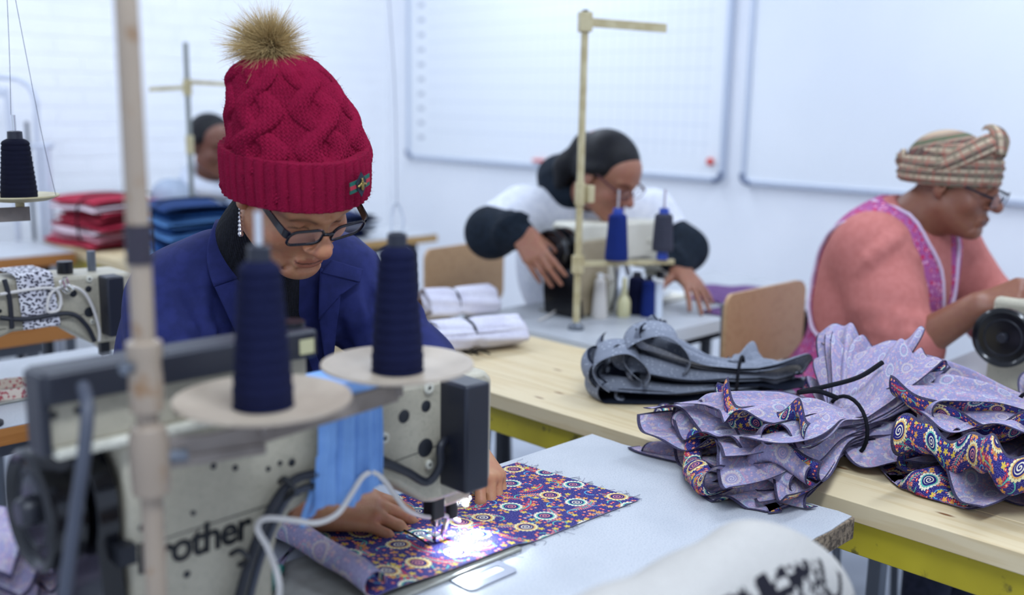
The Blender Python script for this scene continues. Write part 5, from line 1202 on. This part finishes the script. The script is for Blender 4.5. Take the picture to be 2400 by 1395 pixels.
# ------------------------------------------------------------------ cloth: the paisley print and plain cloths
def paisley(wrong):
    """right side: bright motifs on navy; wrong side: the same print showing pale through lilac"""
    def f():
        x_, y_, _ = sep(coord('UV')); uv = comb(x_ * 1.3, y_ * 1.3); u, v, _ = sep(uv)
        navy, cream_, teal, yel, red, salm, cyan = hx('23206A'), hx('E8DFC4'), hx('5FB8A4'), hx('DDBE4A'), hx('D8443C'), hx('D98A84'), hx('5AA8CC')
        def cell(scale, rand, off):
            n = voro(comb(u + off, v + off * 1.7), scale, rand); px, py, _ = sep(X(n.outputs['Position'])); r, g, b = sep(X(n.outputs['Color']))
            return (u + off) - px, (v + off * 1.7) - py, r, g, b
        dn = voro(uv, 330, .6); col = mixc((X(dn.outputs['Distance']) < .22) * .75, navy, hx('8C88C8'))
        # teal stems with salmon leaflets
        dx, dy, r, g, b = cell(13, .7, .31); an = r * 6.283; ca, sa = an.cos(), an.sin(); a = dx * ca + dy * sa; q = dy * ca - dx * sa; q = q - a * a * 9.0 + .004
        inl = (a.abs() < .036); tap = 1.0 - (a / .036).abs()
        leaf = ((((a * 210.0 + q.abs() * 120.0).frac() - .5).abs() * 2.6 + ((q.abs() - .0052) / .0050).abs()) < 1.0) * inl * (q.abs() < tap * .016 + .002)
        col = mixc(leaf, col, mixc(g > .5, salm, red)); col = mixc((q.abs() < .0011) * inl, col, teal)
        # curling tendrils
        dx, dy, r, g, b = cell(19, .9, .77); rr = (dx * dx + dy * dy).sqrt(); th = atan2(dy, dx) + r * 6.283
        col = mixc(((rr - .0125).abs() < .0012) * (th.sin() > -.35), col, mixc(g > .5, cyan, teal))
        # yellow leaves
        dx, dy, r, g, b = cell(52, .85, .13); rr = (dx * dx + dy * dy).sqrt(); th = atan2(dy, dx) + g * 6.283
        col = mixc((rr < ((th * 2.5).sin().abs() * .0045 + .0022)) * (r > .52), col, mixc(b > .4, yel, hx('D99A4A')))
        # berries
        dx, dy, r, g, b = cell(88, .9, .55); rr = (dx * dx + dy * dy).sqrt()
        col = mixc((rr < .0030) * (r > .55), col, mixc(g > .6, red, hx('E2745A'))); col = mixc((rr < .0011) * (r > .55), col, cream_)
        # big spiral medallions
        dx, dy, r, g, b = cell(12.5, .55, .0); rr = (dx * dx + dy * dy).sqrt(); th = atan2(dy, dx) + r * 6.283
        pet = ((rr - .0185).abs() < (th * 9.0).sin().abs() * .0030 + .0006); ring = ((rr - .0150).abs() < .0013)
        spi = ((rr * 190.0 - th * .159).frac() < .42) * (rr < .0105); disc = (rr < .0215)
        col = mixc(disc, col, navy); col = mixc(pet, col, mixc(g > .45, cream_, hx('E6D9A0'))); col = mixc(ring, col, mixc(g > .45, teal, hx('D9A45A'))); col = mixc(spi, col, mixc(b > .5, cream_, salm))
        if wrong: col = mixc(.70, col, mixc(noise(uv, 160, 2).ss(.35, .65), hx('B9B2CC'), hx('ABA3C0'))); 
        return col
    return f
twill = lambda: (sep(coord('UV'))[0] * 2600.0 + sep(coord('UV'))[1] * 2600.0).sin() + noise(coord('UV'), 14, 3) * 3.0
print_r = mat('paisley_print', rough=.8, fn=paisley(False), bump=(twill, .25, .0012), spec=.25)
print_w = mat('paisley_wrong_side', rough=.85, fn=paisley(True), bump=(twill, .25, .0012), spec=.2)
hem_m = mat('dark_overlock', rough=.9, fn=speck('26223C', '4A4460', 700), bump=(lambda: noise(coord(), 900, 2), .6, .001))
tie_m = fabric('black_tie_tape', '15161E', '0E0F15')
def plain(name, a, b, sc=9, dots=None):
    def f():
        c = mixc(noise(coord('UV'), sc, 4).ss(.3, .7), hx(a), hx(b))
        if dots:
            v = voro(coord('UV'), dots[1], 1.0); c = mixc((X(v.outputs['Distance']) < dots[2]) * (sep(X(v.outputs['Color']))[0] > .4), c, hx(dots[0]))
        return c
    return mat(name, rough=.88, fn=f, bump=(lambda: noise(coord('UV'), 500, 2) * .4 + noise(coord('UV'), 16, 3) * 2.0, .3, .003), spec=.2)
ZT = .7512
def smoothstep(x, a, b): t = np.clip((x - a) / (b - a), 0, 1); return t * t * (3 - 2 * t)
def cloth_layer(name, parent, tie, dL, dR, lL, lR, w, h0, hend, nf, amp, seed, mats, wt=.03, floor=None, curl=(0, 0), ns=110, nt=90, hem=True, droop=0., tz=None, wy=1.0):
    """one gathered cloth: runs from its left end through the tie to its right end, pleated across"""
    g = np.random.default_rng(seed); s = np.linspace(-1, 1, ns); t = np.linspace(-1, 1, nt); S, T = np.meshgrid(s, t, indexing='ij'); a = np.abs(S); left = S < 0
    L = np.where(left, lL, lR) * (1 + .10 * np.sin(T * g.uniform(2, 5) + g.uniform(0, 6)) + g.uniform(-.1, .1))
    ww = np.where(left, w[0], w[1]); W = wt + (ww - wt) * smoothstep(a, .02, .95) ** .9
    ph, ph2 = g.uniform(0, 6.28, 2); A = amp * (.25 + .75 * smoothstep(a, .0, .75)); nfl = nf * np.where(left, 1., g.uniform(.8, 1.2))
    fold = np.sin(T * nfl * math.pi + ph + S * g.uniform(-.8, .8)) + .45 * np.sin(T * nfl * 2.3 * math.pi + ph2 + S * 2)
    lat = T * W + A * .8 * np.cos(T * nfl * math.pi + ph) * .6
    th = h0 * (.35 + .65 * smoothstep(a, 0, .3)); up = np.where(left, hend[0], hend[1])
    Z = (tz if tz is not None else h0) * (1 - smoothstep(a, .0, .45)) + (h0 + up * smoothstep(a, .2, 1.0)) * smoothstep(a, .0, .45) + A * fold
    along = L * a
    out = np.zeros(S.shape + (3,)); c = np.array(tie, float)
    for side, d in ((True, dL), (False, dR)):
        d = np.array([d[0], d[1], 0.]) / math.hypot(d[0], d[1]); n = np.array([-d[1], d[0], 0]) * (-1 if side else 1) * wy; m = left == side
        cr = curl[0] if side else curl[1]
        al, zz = along.copy(), Z.copy()
        if cr:          # the end of the cloth turns over in a loop
            r = abs(cr); arc0 = L * .78; e = np.maximum(along - arc0, 0); al = np.where(along > arc0, arc0 + r * np.sin(np.minimum(e / r, 3.6)), along); zz = Z + np.sign(cr) * r * (1 - np.cos(np.minimum(e / r, 3.6)))
        P = c[None, None] * (1, 1, 0) + al[..., None] * d + lat[..., None] * n; P[..., 2] = ZT + zz - droop * smoothstep(a, .5, 1.2)
        out[m] = P[m]
    if floor is not None: out[..., 2] = np.maximum(out[..., 2], floor(out[..., 0], out[..., 1]) + .0012 + .0006 * (seed % 9))
    uv = np.stack([S * .30 + g.uniform(0, 5), T * .22 + g.uniform(0, 5)], -1).reshape(-1, 2)
    F = grid_faces(ns, nt); fm = np.zeros(len(F), int)
    if hem:
        i, j = np.divmod(np.arange(len(F)), nt - 1); fm[(i == 0) | (i == ns - 2) | (j == 0) | (j == nt - 2)] = 2
    return make(name, out.reshape(-1, 3), F, mats, parent, uv=uv, fm=fm, solid=(.0009, 1, 0), sharp=0)
def tie_ring(parent, c, r, ax, m=tie_m, tail=None, th=.0035, sq=1.0):
    s, u, d = frame(ax); pts = [np.array(c) + (s * math.cos(a) + u * math.sin(a) * sq) * r for a in np.linspace(0, 6.2832, 25)]
    o = MB().tube(pts, th, 8).build('tie', m, parent)
    if tail is not None: MB().tube(smooth_path(tail, 6), th * 1.25, 8).build('tie_tail', m, parent)
    return o
def flat_floor(z=.7505): return lambda x, y: np.full_like(x, z)
two_tops = lambda x, y: np.where((x < 1.40) | (x > 1.435), .7505, .73)
# -- paisley bundle A: gathered in the middle, fanned to both sides
tA = pl(1985, 985, 2, .82); A_ = thing('fabric_bundle', 'lilac paisley cloth bundle tied with black tape, lying on the corner of the white table', 'fabric bundle', (tA[0], tA[1], .75))
lA, rA = pl(1625, 1085, 2, .78), pl(2120, 875, 2, .82); dL, dR = (lA - tA)[:2], (rA - tA)[:2]
mA = [print_r, print_w, hem_m, hem_m]
def rot2(d, a): c, s = math.cos(a), math.sin(a); return np.array([d[0] * c - d[1] * s, d[0] * s + d[1] * c])
nA = 18
for i in range(nA):
    f = i / (nA - 1); g = np.random.default_rng(100 + i)
    ang = g.uniform(-.16, .16) + .22 * (f - .5)
    cloth_layer('cloth_piece', A_, tA, rot2(dL, ang), rot2(dR, g.uniform(-.2, .2)), .315 * (1.05 - .25 * f) * g.uniform(.9, 1.08), .20 * g.uniform(.8, 1.15), (.150 * (1.1 - .35 * f), .10), .004 + .110 * f, (-.010 * (1 - f), .060 * f + .01), g.uniform(.9, 2.0), .013 + .006 * g.random(), 100 + i, mA, floor=two_tops, curl=((.022 if i % 6 == 2 else -.016 if i % 3 == 1 else 0), (-.014 if i % 2 else 0)), tz=.028 + .058 * f, wt=.036)
cA = np.array([tA[0], tA[1], ZT + .058])
tie_ring(A_, cA, .052, (*dL, 0), sq=1.0, tail=[cA + (-.02, .01, .052), cA + (-.045, .035, .064), cA + (-.065, .06, .060), cA + (-.03, .03, .070), cA + (.03, .0, .082), cA + (.075, -.02, .105)])
# -- paisley bundle B at the right edge
tB = pl(2440, 1010, 2, .80); B_ = thing('fabric_bundle', 'lilac paisley cloth bundle spilling over the pine table at the right picture edge', 'fabric bundle', (tB[0], tB[1], .75))
lB = pl(2110, 1120, 2, .77); uB = pl(2230, 900, 2, .80); nB = 14
pine_only = lambda x, y: np.where((x > 1.425), .7505, .70)
for i in range(nB):
    f = i / (nB - 1); g = np.random.default_rng(200 + i); d1 = (lB - tB)[:2] * (1 - .5 * (i % 2)) + (uB - tB)[:2] * (.5 * (i % 2)) 
    cloth_layer('cloth_piece', B_, tB, rot2(d1, g.uniform(-.5, .5)), rot2(-d1, g.uniform(-.3, .3)), .30 * g.uniform(.75, 1.2) * (1.1 - .25 * f), .22, (.17 * g.uniform(.7, 1.1), .14), .004 + .105 * f, (.018 * f - .010, .02), g.uniform(1.3, 2.6), .012 + .009 * g.random(), 200 + i, mA if i != 2 else [print_w, print_r, hem_m, hem_m], floor=pine_only, curl=((.0, -.018, .030 if i in (6, 10) else -.02, -.014)[i % 4], 0), tz=.02 + .07 * f, wt=.05)
tie_ring(B_, (tB[0], tB[1], ZT + .06), .06, (*(lB - tB)[:2], 0))
# -- grey bundle on the pine table
grey_a = plain('grey_chambray', '8B909C', '797E8A', 9, ('D8DEE8', 70, .10)); navy_b = plain('navy_lining', '1E2434', '161B28')
tG = pl(1735, 888, 2, .80); G_ = thing('fabric_bundle', 'grey chambray cloth bundle with dark navy lining on the pine table', 'fabric bundle', (tG[0], tG[1], .75))
lG, rG = pl(1400, 885, 2, .77), pl(1850, 890, 2, .77); dL, dR = (lG - tG)[:2], (rG - tG)[:2]
mG2, mG = [grey_a, navy_b, navy_b, navy_b], [grey_a, grey_a, navy_b, navy_b]
for i in range(8):
    f = i / 7; g = np.random.default_rng(300 + i)
    cloth_layer('cloth_piece', G_, tG, rot2(dL, g.uniform(-.15, .15)), rot2(dR, g.uniform(-.25, .25)), .33 * (1.05 - .38 * f), .13 * g.uniform(.8, 1.2), (.105 * (1.1 - .35 * f), .085), .004 + .070 * f, (.035 * f, .006), g.uniform(.8, 1.5), .008 + .008 * f, 300 + i, mG2 if i in (0, 3) else mG, floor=flat_floor(), curl=((.024, -.012, .03, .018)[i % 4], -.02), tz=.022 + .055 * f, wt=.042)
for i, (px, py, r, h) in enumerate(((1530, 900, .050, .10), (1450, 905, .042, .055))):    # loose loops on the roll
    c = pl(px, py, 2, .78); V, U = [], []
    for a in np.linspace(-.6, 4.2, 40):
        for b in np.linspace(-1, 1, 22): V.append((c[0] + r * math.cos(a) * .9 + b * .030, c[1] - r * math.cos(a) * .9 + b * .030 + .006 * math.sin(3 * a + b), ZT + .035 + h * .55 + r * 1.15 * math.sin(a) * (1 + .12 * b))); U.append((a * r, b * .06))
    make('cloth_loop', V, grid_faces(40, 22), mG, G_, uv=np.array(U), solid=(.0012, 1, 0), sharp=0)
cG = np.array([tG[0], tG[1], ZT + .045]); tie_ring(G_, cG, .050, (*dL, 0))
# -- two white rolls by the jacket
whitec = plain('white_lilac_cloth', 'DCDAE4', 'CBC8D6', 12, ('8A7AA0', 90, .10)); tanc = plain('tan_lining', 'B89B80', 'A98B70')
def roll(label, pa, pb, r, seed, ties=(.5,), mats=None, layers=5, tails=True):
    t = thing('fabric_roll', label, 'fabric roll', ((pa[0] + pb[0]) / 2, (pa[1] + pb[1]) / 2, min(pa[2], pb[2]) - r)); d = pb - pa; L = np.linalg.norm(d); s, u, d = frame(d)
    g = np.random.default_rng(seed)
    for i in range(layers):
        rr = r * (1 - .8 * i / layers); n, m_ = 26, 60; V, U = [], []; e0, e1 = g.uniform(-.02, .01), g.uniform(-.01, .03); off = g.uniform(0, 6.28); p2 = g.uniform(0, 6.28)
        for a in np.linspace(0, 1, n):
            nip = 1 - .16 * sum(math.exp(-((a - q) / .06) ** 2) for q in ties)
            for b in np.linspace(0, 6.9, m_):
                q = rr * nip * (1 + .10 * math.sin(3 * b + p2) + .06 * math.sin(7 * b + 4 * a + off)) * (1 - .02 * b); V.append(pa + d * (e0 + (L + e1 - e0) * a) + s * q * 1.35 * math.cos(b + off) + u * q * .82 * math.sin(b + off)); U.append((a * L, b * rr))
        V = np.array(V); V[:, 2] = np.maximum(V[:, 2], t.location[2] + .001 + .0004 * i)
        make('cloth_piece', V, grid_faces(n, m_), mats or [tanc, whitec, whitec], t, uv=np.array(U), solid=(.0012, 1, 0), sharp=0)
    for q in ties: tie_ring(t, pa + d * L * q, r * 1.04, d, th=.003, sq=.72)
    return t
ra, rb = pl(1010, 772, 2, .795), pl(1200, 752, 2, .790)
roll('white cloth roll tied with black tape, lying on the pine table', pl(1005, 790, 2, .796), pl(1215, 770, 2, .790), .044, 31, (.42,), tails=True)
u0 = pl(995, 714, 2, .797); roll('white cloth roll resting on top of another, against the navy jacket', u0, pl(1140, 702, 2, .797), .050, 33, (.45,))
st = thing('tape_scrap', 'scrap of black tape on the pine table below the white rolls', 'tape', pl(1115, 826, 2, .75)); V0 = pl(1085, 822, 2, .7508); MB().tube(smooth_path([V0, pl(1105, 830, 2, .7512), pl(1125, 822, 2, .7515), pl(1148, 830, 2, .7512)], 5), .0022, 6).build('strip', tie_m, st); MB().tube(smooth_path([V0, pl(1100, 818, 2, .7512), pl(1120, 832, 2, .752)], 5), .0022, 6).build('strip', tie_m, st)
# -- far piles
def pile(label, c, w, l, h, n, cols, seed, ties=(.6,), z=.7505, ang=0.):
    t = thing('fabric_pile', label, 'fabric pile', (c[0], c[1], z)); g = np.random.default_rng(seed); ms = [plain('%s_%d' % (cols[0], k), a, b, 20) for k, (a, b) in enumerate(cols[1])]
    for i in range(n):
        f = i / n; z0 = z + .002 + h * f; th = h / n * .9; nn, mm = 18, 30; V, U = [], []; ww, ll = w * g.uniform(.85, 1.05), l * g.uniform(.85, 1.05); ox, oy = g.uniform(-.02, .02, 2); p = g.uniform(0, 6.28)
        for a in np.linspace(-1, 1, nn):
            for b in np.linspace(0, 2 * math.pi, mm): 
                e = (1 - abs(a) ** 6 * .5); x = math.copysign(abs(math.cos(b)) ** .6, math.cos(b)) * ww / 2 * (1 + .05 * math.sin(4 * a + p)); zz = math.sin(b) * th * .62 * e + th / 2 + .006 * math.sin(3 * a + p + x * 9); xx, yy = x + ox, a * ll / 2 + oy + .01 * math.sin(b * 2 + p)
                V.append((c[0] + xx * math.cos(ang) - yy * math.sin(ang), c[1] + xx * math.sin(ang) + yy * math.cos(ang), max(z + .001, z0 + zz))); U.append((a * ll, b * .04))
        make('folded_cloth', V, grid_faces(nn, mm), ms[int(g.integers(0, len(ms)))], t, uv=np.array(U), solid=(.001, 0, 0), sharp=0)
    for q in ties:
        a = (q - .5) * l; pts = []
        for b in np.linspace(0, 6.2832, 25):
            x = math.copysign(abs(math.cos(b)) ** .5, math.cos(b)) * w * .53; zz = z + h * .5 + .01 + math.copysign(abs(math.sin(b)) ** .5, math.sin(b)) * (h * .5 + .012); pts.append((c[0] + x * math.cos(ang) - a * math.sin(ang), c[1] + x * math.sin(ang) + a * math.cos(ang), max(z + .003, zz)))
        MB().tube(pts, .004, 6).build('tie', tie_m, t)
    return t
cR = pl(205, 552, 2, .75); pile('red and white folded cloth pile tied with tape on the far pine table', (1.80, 4.13), .34, .44, .19, 8, ('red_cloth', (('B83A4C', 'A42E42'), ('D89AA4', 'CE8894'), ('E4D2D8', 'D8C2CA'), ('A82A40', '962238'))), 41, (.35,), ang=.05)
pile('blue folded cloth pile tied with tape on the far pine table', (1.79, 3.48), .28, .33, .22, 9, ('blue_cloth', (('2A5A9C', '1E4680'), ('5C88BC', '4A76AA'), ('1E3A6C', '183058'), ('7FA4CC', '6C94C0'))), 42, (.35,), ang=-.1)
pile('small crumpled light blue cloth at the near end of the far pine table', (2.02, 3.36), .12, .12, .06, 4, ('pale_blue_cloth', (('7C9CC0', '6A8CB4'), ('94B0CC', '84A2C0'))), 43, (), ang=.3)
pile('navy and white cloth bundle on the small far table', (2.66, 3.74), .22, .24, .11, 5, ('navy_cloth', (('2A3A6A', '223058'), ('C8CEDA', 'B8C0CE'), ('1E2C56', '182448'))), 44, (.5,), ang=.2)
# -- cloth under the needle
cq = np.array([(1212, 1078), (1500, 1164), (880, 1408), (628, 1252)], float)
nu, nv = 110, 90; V, U = [], []
c3 = [pl(x, y, 2, .7572) for x, y in cq]
for i in range(nu):
    u = i / (nu - 1) * 1.16
    for j in range(nv):
        v = j / (nv - 1); uu = min(u, 1.0); p = c3[0] * (1 - uu) * (1 - v) + c3[1] * (1 - uu) * v + c3[2] * uu * v + c3[3] * uu * (1 - v)
        d = c3[3] * (1 - v) + c3[2] * v - c3[0] * (1 - v) - c3[1] * v; L = np.linalg.norm(d); d = d / L
        rise = smoothstep(np.array(uu), .62, 1.0); z = .0005 + .010 * rise * (1 - .4 * v) + .0022 * math.sin(uu * 17 + v * 5) * rise + .0015 * math.sin(v * 13 - uu * 9) * smoothstep(np.array(uu), .4, .9)
        if uu < .16 and True: z += -.0055 * (1 - uu / .16) * 0
        if u > 1:
            e = (u - 1) * L / .016; p = p + d * .016 * math.sin(e); z = z + .016 * (1 - math.cos(e))
        V.append(p + (0, 0, z)); U.append((u * L, v * np.linalg.norm(c3[1] - c3[0])))
V = np.array(V); inbed = (V[:, 0] < .94) & (V[:, 1] > .90); V[:, 2] = np.where(inbed, V[:, 2], V[:, 2] - .0052 * smoothstep(V[:, 0], .93, .97) * (V[:, 1] > 0))
sw = tag(make('printed_cloth', V, grid_faces(nu, nv)[:, ::-1], [print_r, print_w, print_r], None, uv=np.array(U), solid=(.0007, 1, 0), sharp=0), 'navy paisley printed cloth lying under the needle of the nearest machine', 'cloth')
g = np.random.default_rng(9)
fr = MB()
for k in range(60):
    q = g.random(); e = (c3[0] * (1 - q) + c3[1] * q) if k % 2 else (c3[1] * (1 - q) + c3[2] * q); n_ = (e - (c3[0] + c3[2]) / 2) * (1, 1, 0); n_ /= np.linalg.norm(n_); p0 = np.array([e[0], e[1], .7515]); fr.tube(smooth_path([p0, p0 + n_ * .006 + g.normal(size=3) * (.003, .003, 0), p0 + n_ * .014 + g.normal(size=3) * (.006, .006, 0)], 3), .00025, 4)
make('frayed_threads', np.concatenate(fr.V), fr.F, mat('dark_lint', '4A4A6A', .9), sw)['kind'] = 'stuff'
wire('seam_thread', [pl(928, 1232, 2, .7605), pl(965, 1252, 2, .7605), pl(1005, 1276, 2, .7605)], .0012, black_pl, sw)
# -- blue strip over the arm of the nearest machine
bluec = plain('sky_blue_jersey', '86B0E6', '769FD8', 14); V, U = [], []; nn, mm = 60, 40
bx0, bx1 = pl(742, 1000, 1, .93)[0], pl(884, 1000, 1, .93)[0]; bzl, bzr = pl(740, 1195, 1, .93)[2], pl(875, 1140, 1, .93)[2]
bs = thing('cloth_strip', 'sky blue cloth strip hung over the arm of the nearest machine', 'cloth', (.66, .94, .83))
for i in range(nn):
    f = i / (nn - 1)
    for j in range(mm):
        w = j / (mm - 1); xa = bx0 + (bx1 - bx0) * w; pleat = .0032 * math.sin(w * 21 + 1.5 * math.sin(f * 3)) + .002 * math.sin(w * 47)
        if f < .25: e = f / .25; y, z = 1.03 - .108 * e, 1.0205 - .000 * e + .002 * math.sin(e * 3.1)
        else:
            e = (f - .25) / .75; bot = bzl + (bzr - bzl) * w + .006 * math.sin(w * 9); y = .9215 - .004 * e + pleat; z = 1.020 + (bot - 1.020) * e; xa += -.012 * e * (1 - w) * (1 if e > .5 else .6)
        V.append((xa, y, z)); U.append((w * .11, f * .3))
make('strip', V, grid_faces(nn, mm), bluec, bs, uv=np.array(U), solid=(.0012, 0), sharp=0)
def tail(px):
    P = smooth_path([pl(a, b, 1, .932) for a, b in px], 6); V = []
    for i, p in enumerate(P):
        w = .006 * (1 - .3 * i / len(P)); V += [p + (-w, 0, .001 * math.sin(i)), p + (0, -.003, 0), p + (w, 0, 0)]
    make('tail', V, grid_faces(len(P), 3), bluec, bs, uv=np.array([(v[0], v[2]) for v in V]), solid=(.0012, 0), sharp=0)
tail([(740, 1120), (728, 1170), (714, 1205), (710, 1235)]); tail([(750, 1130), (742, 1180), (726, 1212)])
# -- leopard cloth over the left machine
leop = mat('leopard_print', rough=.85, spec=.2, fn=lambda: mixc((X(voro(coord('UV'), 130, 1.0).outputs['Distance']) < .36), mixc(noise(coord('UV'), 30, 2).ss(.4, .6), hx('E4E2E6'), hx('D2CFD6')), hx('3C3A48')))
yb = n3[1] - .060 * .92; xs = [pl(36, 690, 1, yb)[0], pl(122, 690, 1, yb)[0]]; zt = n3[2] + .262 * .92; zb_ = pl(80, 768, 1, yb)[2]; V, U = [], []
for i in range(40):
    f = i / 39
    for j in range(24):
        w = j / 23; x = xs[0] + (xs[1] - xs[0]) * w
        if f < .3: y, z = yb + .10 * (1 - f / .3), zt + .003
        else: e = (f - .3) / .7; y, z = yb - .006 + .0025 * math.sin(w * 9 + e * 2), zt + (zb_ - zt) * e; x += .008 * e
        V.append((x, y - .004 * (f > .3), z)); U.append((x, f * .22))
tag(make('draped_cloth', V, grid_faces(40, 24), leop, None, uv=np.array(U), solid=(.0015, 0), sharp=0), 'leopard print cloth strip hung over the left machine', 'cloth')
# -- purple cloth on the second table
purp = plain('purple_knit', '6E4E80', '5C3E70', 60, ('9A6E94', 160, .22)); V, U = [], []
q = [pl(1650, 668, 2, .753), pl(1790, 672, 2, .753), pl(1800, 728, 2, .753), pl(1610, 700, 2, .753)]
for i in range(50):
    f = i / 49
    for j in range(40):
        w = j / 39; e = min(f / .62, 1); p = (q[0] * (1 - w) + q[1] * w) * (1 - e) + (q[3] * (1 - w) + q[2] * w) * e; V.append(p + (0, 0, .0015 + .002 * math.sin(w * 11 + e * 5))); U.append((w * .25, f * .3))
V = np.array(V); pc = tag(make('purple_cloth', V, grid_faces(50, 40), purp, None, uv=np.array(U), solid=(.0015, 0, 1), sharp=0), 'purple cloth lying under the hand of the worker in white', 'cloth')
pa, pb = pl(1712, 735, 1, 1.592), pl(1762, 735, 1, 1.592); V, U = [], []
for i in range(40):
    f = i / 39
    for j in range(24):
        w = j / 23; x = pa[0] + (pb[0] + .05 - pa[0]) * w
        if f < .3: y, z = 1.70 - .108 * f / .3, .7545
        else: e = (f - .3) / .7; y, z = 1.590 + .006 * math.sin(w * 14) - .006, .754 - .13 * e
        V.append((x, y, z)); U.append((x, f * .3))
make('hanging_end', V, grid_faces(40, 24), purp, pc, uv=np.array(U), solid=(.0015, 0), sharp=0)
# -- paisley cloth heap at the lower left
hp = pl(-20, 1420, 2, .76); H_ = thing('fabric_heap', 'lilac paisley cloth heap below the handwheel at the lower left', 'cloth', (hp[0], hp[1], .75))
for i in range(4):
    cloth_layer('cloth_piece', H_, hp, (-.7, .7), (.7, -.7), .13, .07, (.10, .08), .02 + .028 * i, (.01, -.01), 1.5, .014, 500 + i, mA, floor=flat_floor(), curl=(-.02, -.02), wt=.06, ns=40, nt=40)
# -- knitted garment over a chair in front of the nearest table
chair('plywood chair under the cream knitted garment in the foreground', .70, .715, math.pi)
kp = at(1700, 1300, 1.0)
kr = [.030, .032, .034, .036, .036, .034, .030]; kc = [pl(a, b, 1, .515) - (0, 0, r * .95) for (a, b), r in zip(((1330, 1490), (1450, 1436), (1600, 1358), (1720, 1296), (1795, 1270), (1850, 1298), (1872, 1355)), kr)]
kc = smooth_path(kc, 4); kr = np.interp(np.linspace(0, 6, len(kc)), range(7), kr)
K = Body(); K.chain(kc, kr, k=.03)
for c_, r_ in zip(kc, kr): K.cap(c_ - (0, .004, .02), (c_[0], .495, .50), r_, .026, k=.05)
K.box(((kc[0][0] + kc[-1][0]) / 2, .498, .62), ((kc[-1][0] - kc[0][0]) / 2, .022, .14), r=.02, k=.04)
K.box((.705, .528, .745), (.203, .010, .118), r=.006, k=.004, op=-1).box((.705, .560, .50), (.4, .032, .20), r=.01, k=.02, op=-1)
V, F = K.mesh(.005, disp=lambda P: .004 * vnoise(P, 9, 5))
def knit_fn():
    x, y, z = sep(coord()); st = .0034; a = (x / st).floor() * st; b = (z / st).floor() * st; n1 = noise(comb(a, b, 0), 30, 1.5); n2_ = noise(comb(a + 3.0, b, 1.0), 50, 1)
    vc = X.nt.nodes.new('ShaderNodeVertexColor'); vc.layer_name = 'Col'; dep, right, _ = sep(X(vc.outputs[0]))
    da = (((a + b) / .058).frac() - .5).abs(); db = (((a - b) / .058).frac() - .5).abs(); dia = (da.min(db) < .11).max((da.max(db) < .20))
    left = ((n1 - .5).abs() < .05).max((n2_ - .5).abs() < .045); zone = (right > .5)
    k = zone * dia * (dep > .0008) + (1.0 - zone) * left * (dep > .0035)
    return mixc(k, mixc(noise(coord(), 500, 2).ss(.3, .7), hx('C2BEB6'), hx('B4AFA8')), hx('222128'))
kdep = np.clip(np.interp(V[:, 0], [q[0] for q in kc], [q[2] + r for q, r in zip(kc, kr)]) - V[:, 2], 0, 1); kcol = np.stack([kdep, smoothstep(V[:, 0], kc[-1][0] - .075, kc[-1][0] - .065), kdep * 0, kdep * 0 + 1], 1)
kn_m = mat('black_and_cream_knit', rough=.95, spec=.1, fn=knit_fn, bump=(lambda: (sep(coord())[0] * 1500.0).sin() * (sep(coord())[2] * 1500.0).sin() + noise(coord(), 900, 2), .4, .002))
ko = tag(make('knitted_garment', V, F, kn_m, None, sharp=0, col=kcol), 'cream knitted garment with a black pattern, in front of the white table', 'garment')
